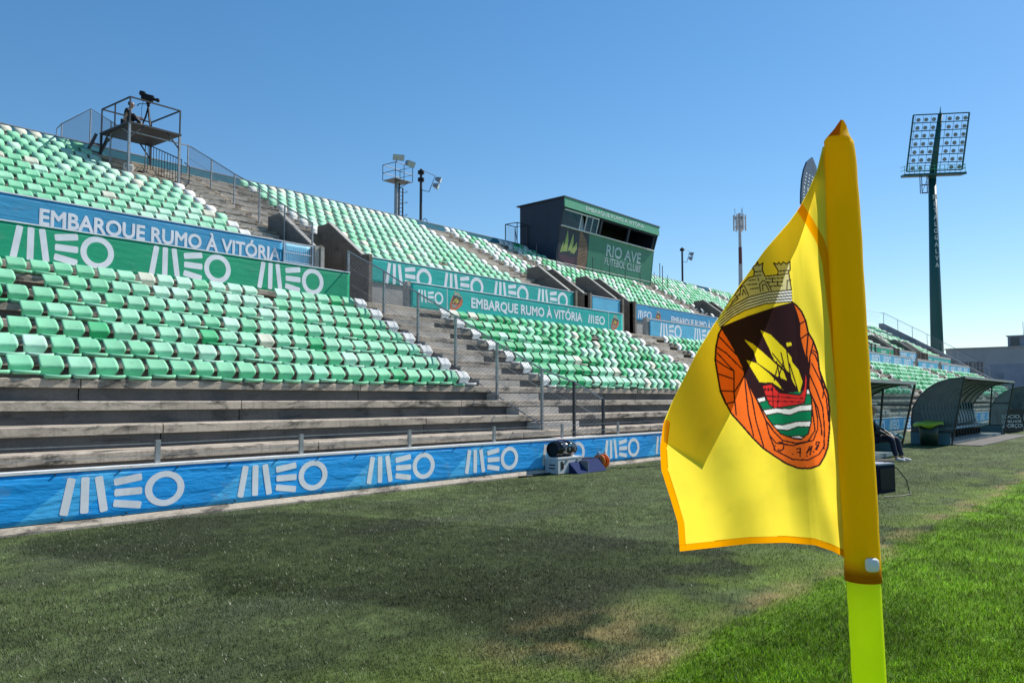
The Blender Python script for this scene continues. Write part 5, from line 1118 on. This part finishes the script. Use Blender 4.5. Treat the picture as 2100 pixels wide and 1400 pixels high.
def flagdz(gx_, gy_, wp):
    s = wp*.75/FPX
    return .30*s+.0016*np.sin(wp/9.+gy_/37.)*np.clip(1-wp/70., 0, 1)*np.clip(wp/12, 0, 1)+.010*np.sin(wp/62.-gy_/210.)*np.clip(wp/80, 0, 1)+.006*np.sin(wp/31.+gy_/150.+1)*np.clip(wp/120, 0, 1)+.004*np.sin(gy_/70.+wp/90)*np.clip(wp/60, 0, 1)
DZ = flagdz(gx, gy, wpx)
def unproj(px, py, dz):
    z = .75*(1+.0682*(HY-py)/FPX)+dz; d = F[None, None]*FPX+R[None, None]*(px-CX)[..., None]-U[None, None]*(py-CY)[..., None]
    return CAM+d*(z/FPX)[..., None]
base = np.array(lin(243, 218, 66)[:3]); colr = np.ones((NV, NU, 3))*base*(.96+.08*fbm(gx, gy, .02, 3, 2))[..., None]
hemc = np.array(lin(242, 158, 0)[:3])
def spath(P, w): return nearline(gx, gy, P, w)
bh = nearline(gx, gy, [tuple(q) for q in Bc+np.array([0, -6])], 15) | (nearline(gx, gy, [tuple(q) for q in Lc[11:]+np.array([6, 0])], 15))
colr[bh] = hemc
sh = spath([(1640,425),(1660,455),(1683,495),(1695,540),(1703,610),(1712,680),(1722,790)], 17); colr[sh] = hemc
cc, ca = crest((gx-1430)*2.857, (gy-500)*2.857)
colr[ca] = cc[ca]
st_ = nearline(gx, gy, [tuple(q) for q in Bc+np.array([0, -13])], 1.6) | nearline(gx, gy, [tuple(q) for q in Lc[11:]+np.array([13, 0])], 1.6); colr[st_] = hemc*.7
colr *= (1-.12*np.clip((fbm(gx, gy, .011, 5, 31)-.52)*5, 0, 1))[..., None]
me = grid_mesh('cloth', unproj(gx, gy, DZ), colr); me.materials.append(FCOL); add('cloth', me, fg)
# corner of the cloth folded back behind the front layer
Fo = np.array([(1686,312),(1675,351),(1656,395),(1640,425),(1620,453),(1568,513),(1517,584),(1469,657),(1429,722.5),(1400,781),(1378,824),(1362,868),(1360,905)], float)+np.array([1.0, 0])
In = np.array([(1689,330),(1681,370),(1670,410),(1655,455),(1640,500),(1621,538),(1601,601),(1584,647),(1552,720),(1524,780),(1500,846),(1472,902),(1446,953)], float)
n1, n2 = 160, 50; Fq, Iq = resample(Fo, n1), resample(In, n1); u2 = np.linspace(0, 1, n2)[None, :, None]; P2 = Fq[:, None]*(1-u2)+Iq[:, None]*u2
xr = np.interp(P2[..., 1], Rq[:, 1], Rq[:, 0]); dz2 = flagdz(P2[..., 0], P2[..., 1], xr-P2[..., 0])+.0003+.003*np.sin(PI*.5*np.minimum(1, u2[..., 0]*1.6))
c2 = np.ones((n1, n2, 3))*base; c2 *= .97
me = grid_mesh('folded_corner', unproj(P2[..., 0], P2[..., 1], dz2), c2); me.materials.append(attr_mat('flag_cloth_doubled', .75, trans=.42, spec=.12, bump=.25, bscale=1500)); add('folded_corner', me, fg)
sc.render.engine = 'CYCLES'
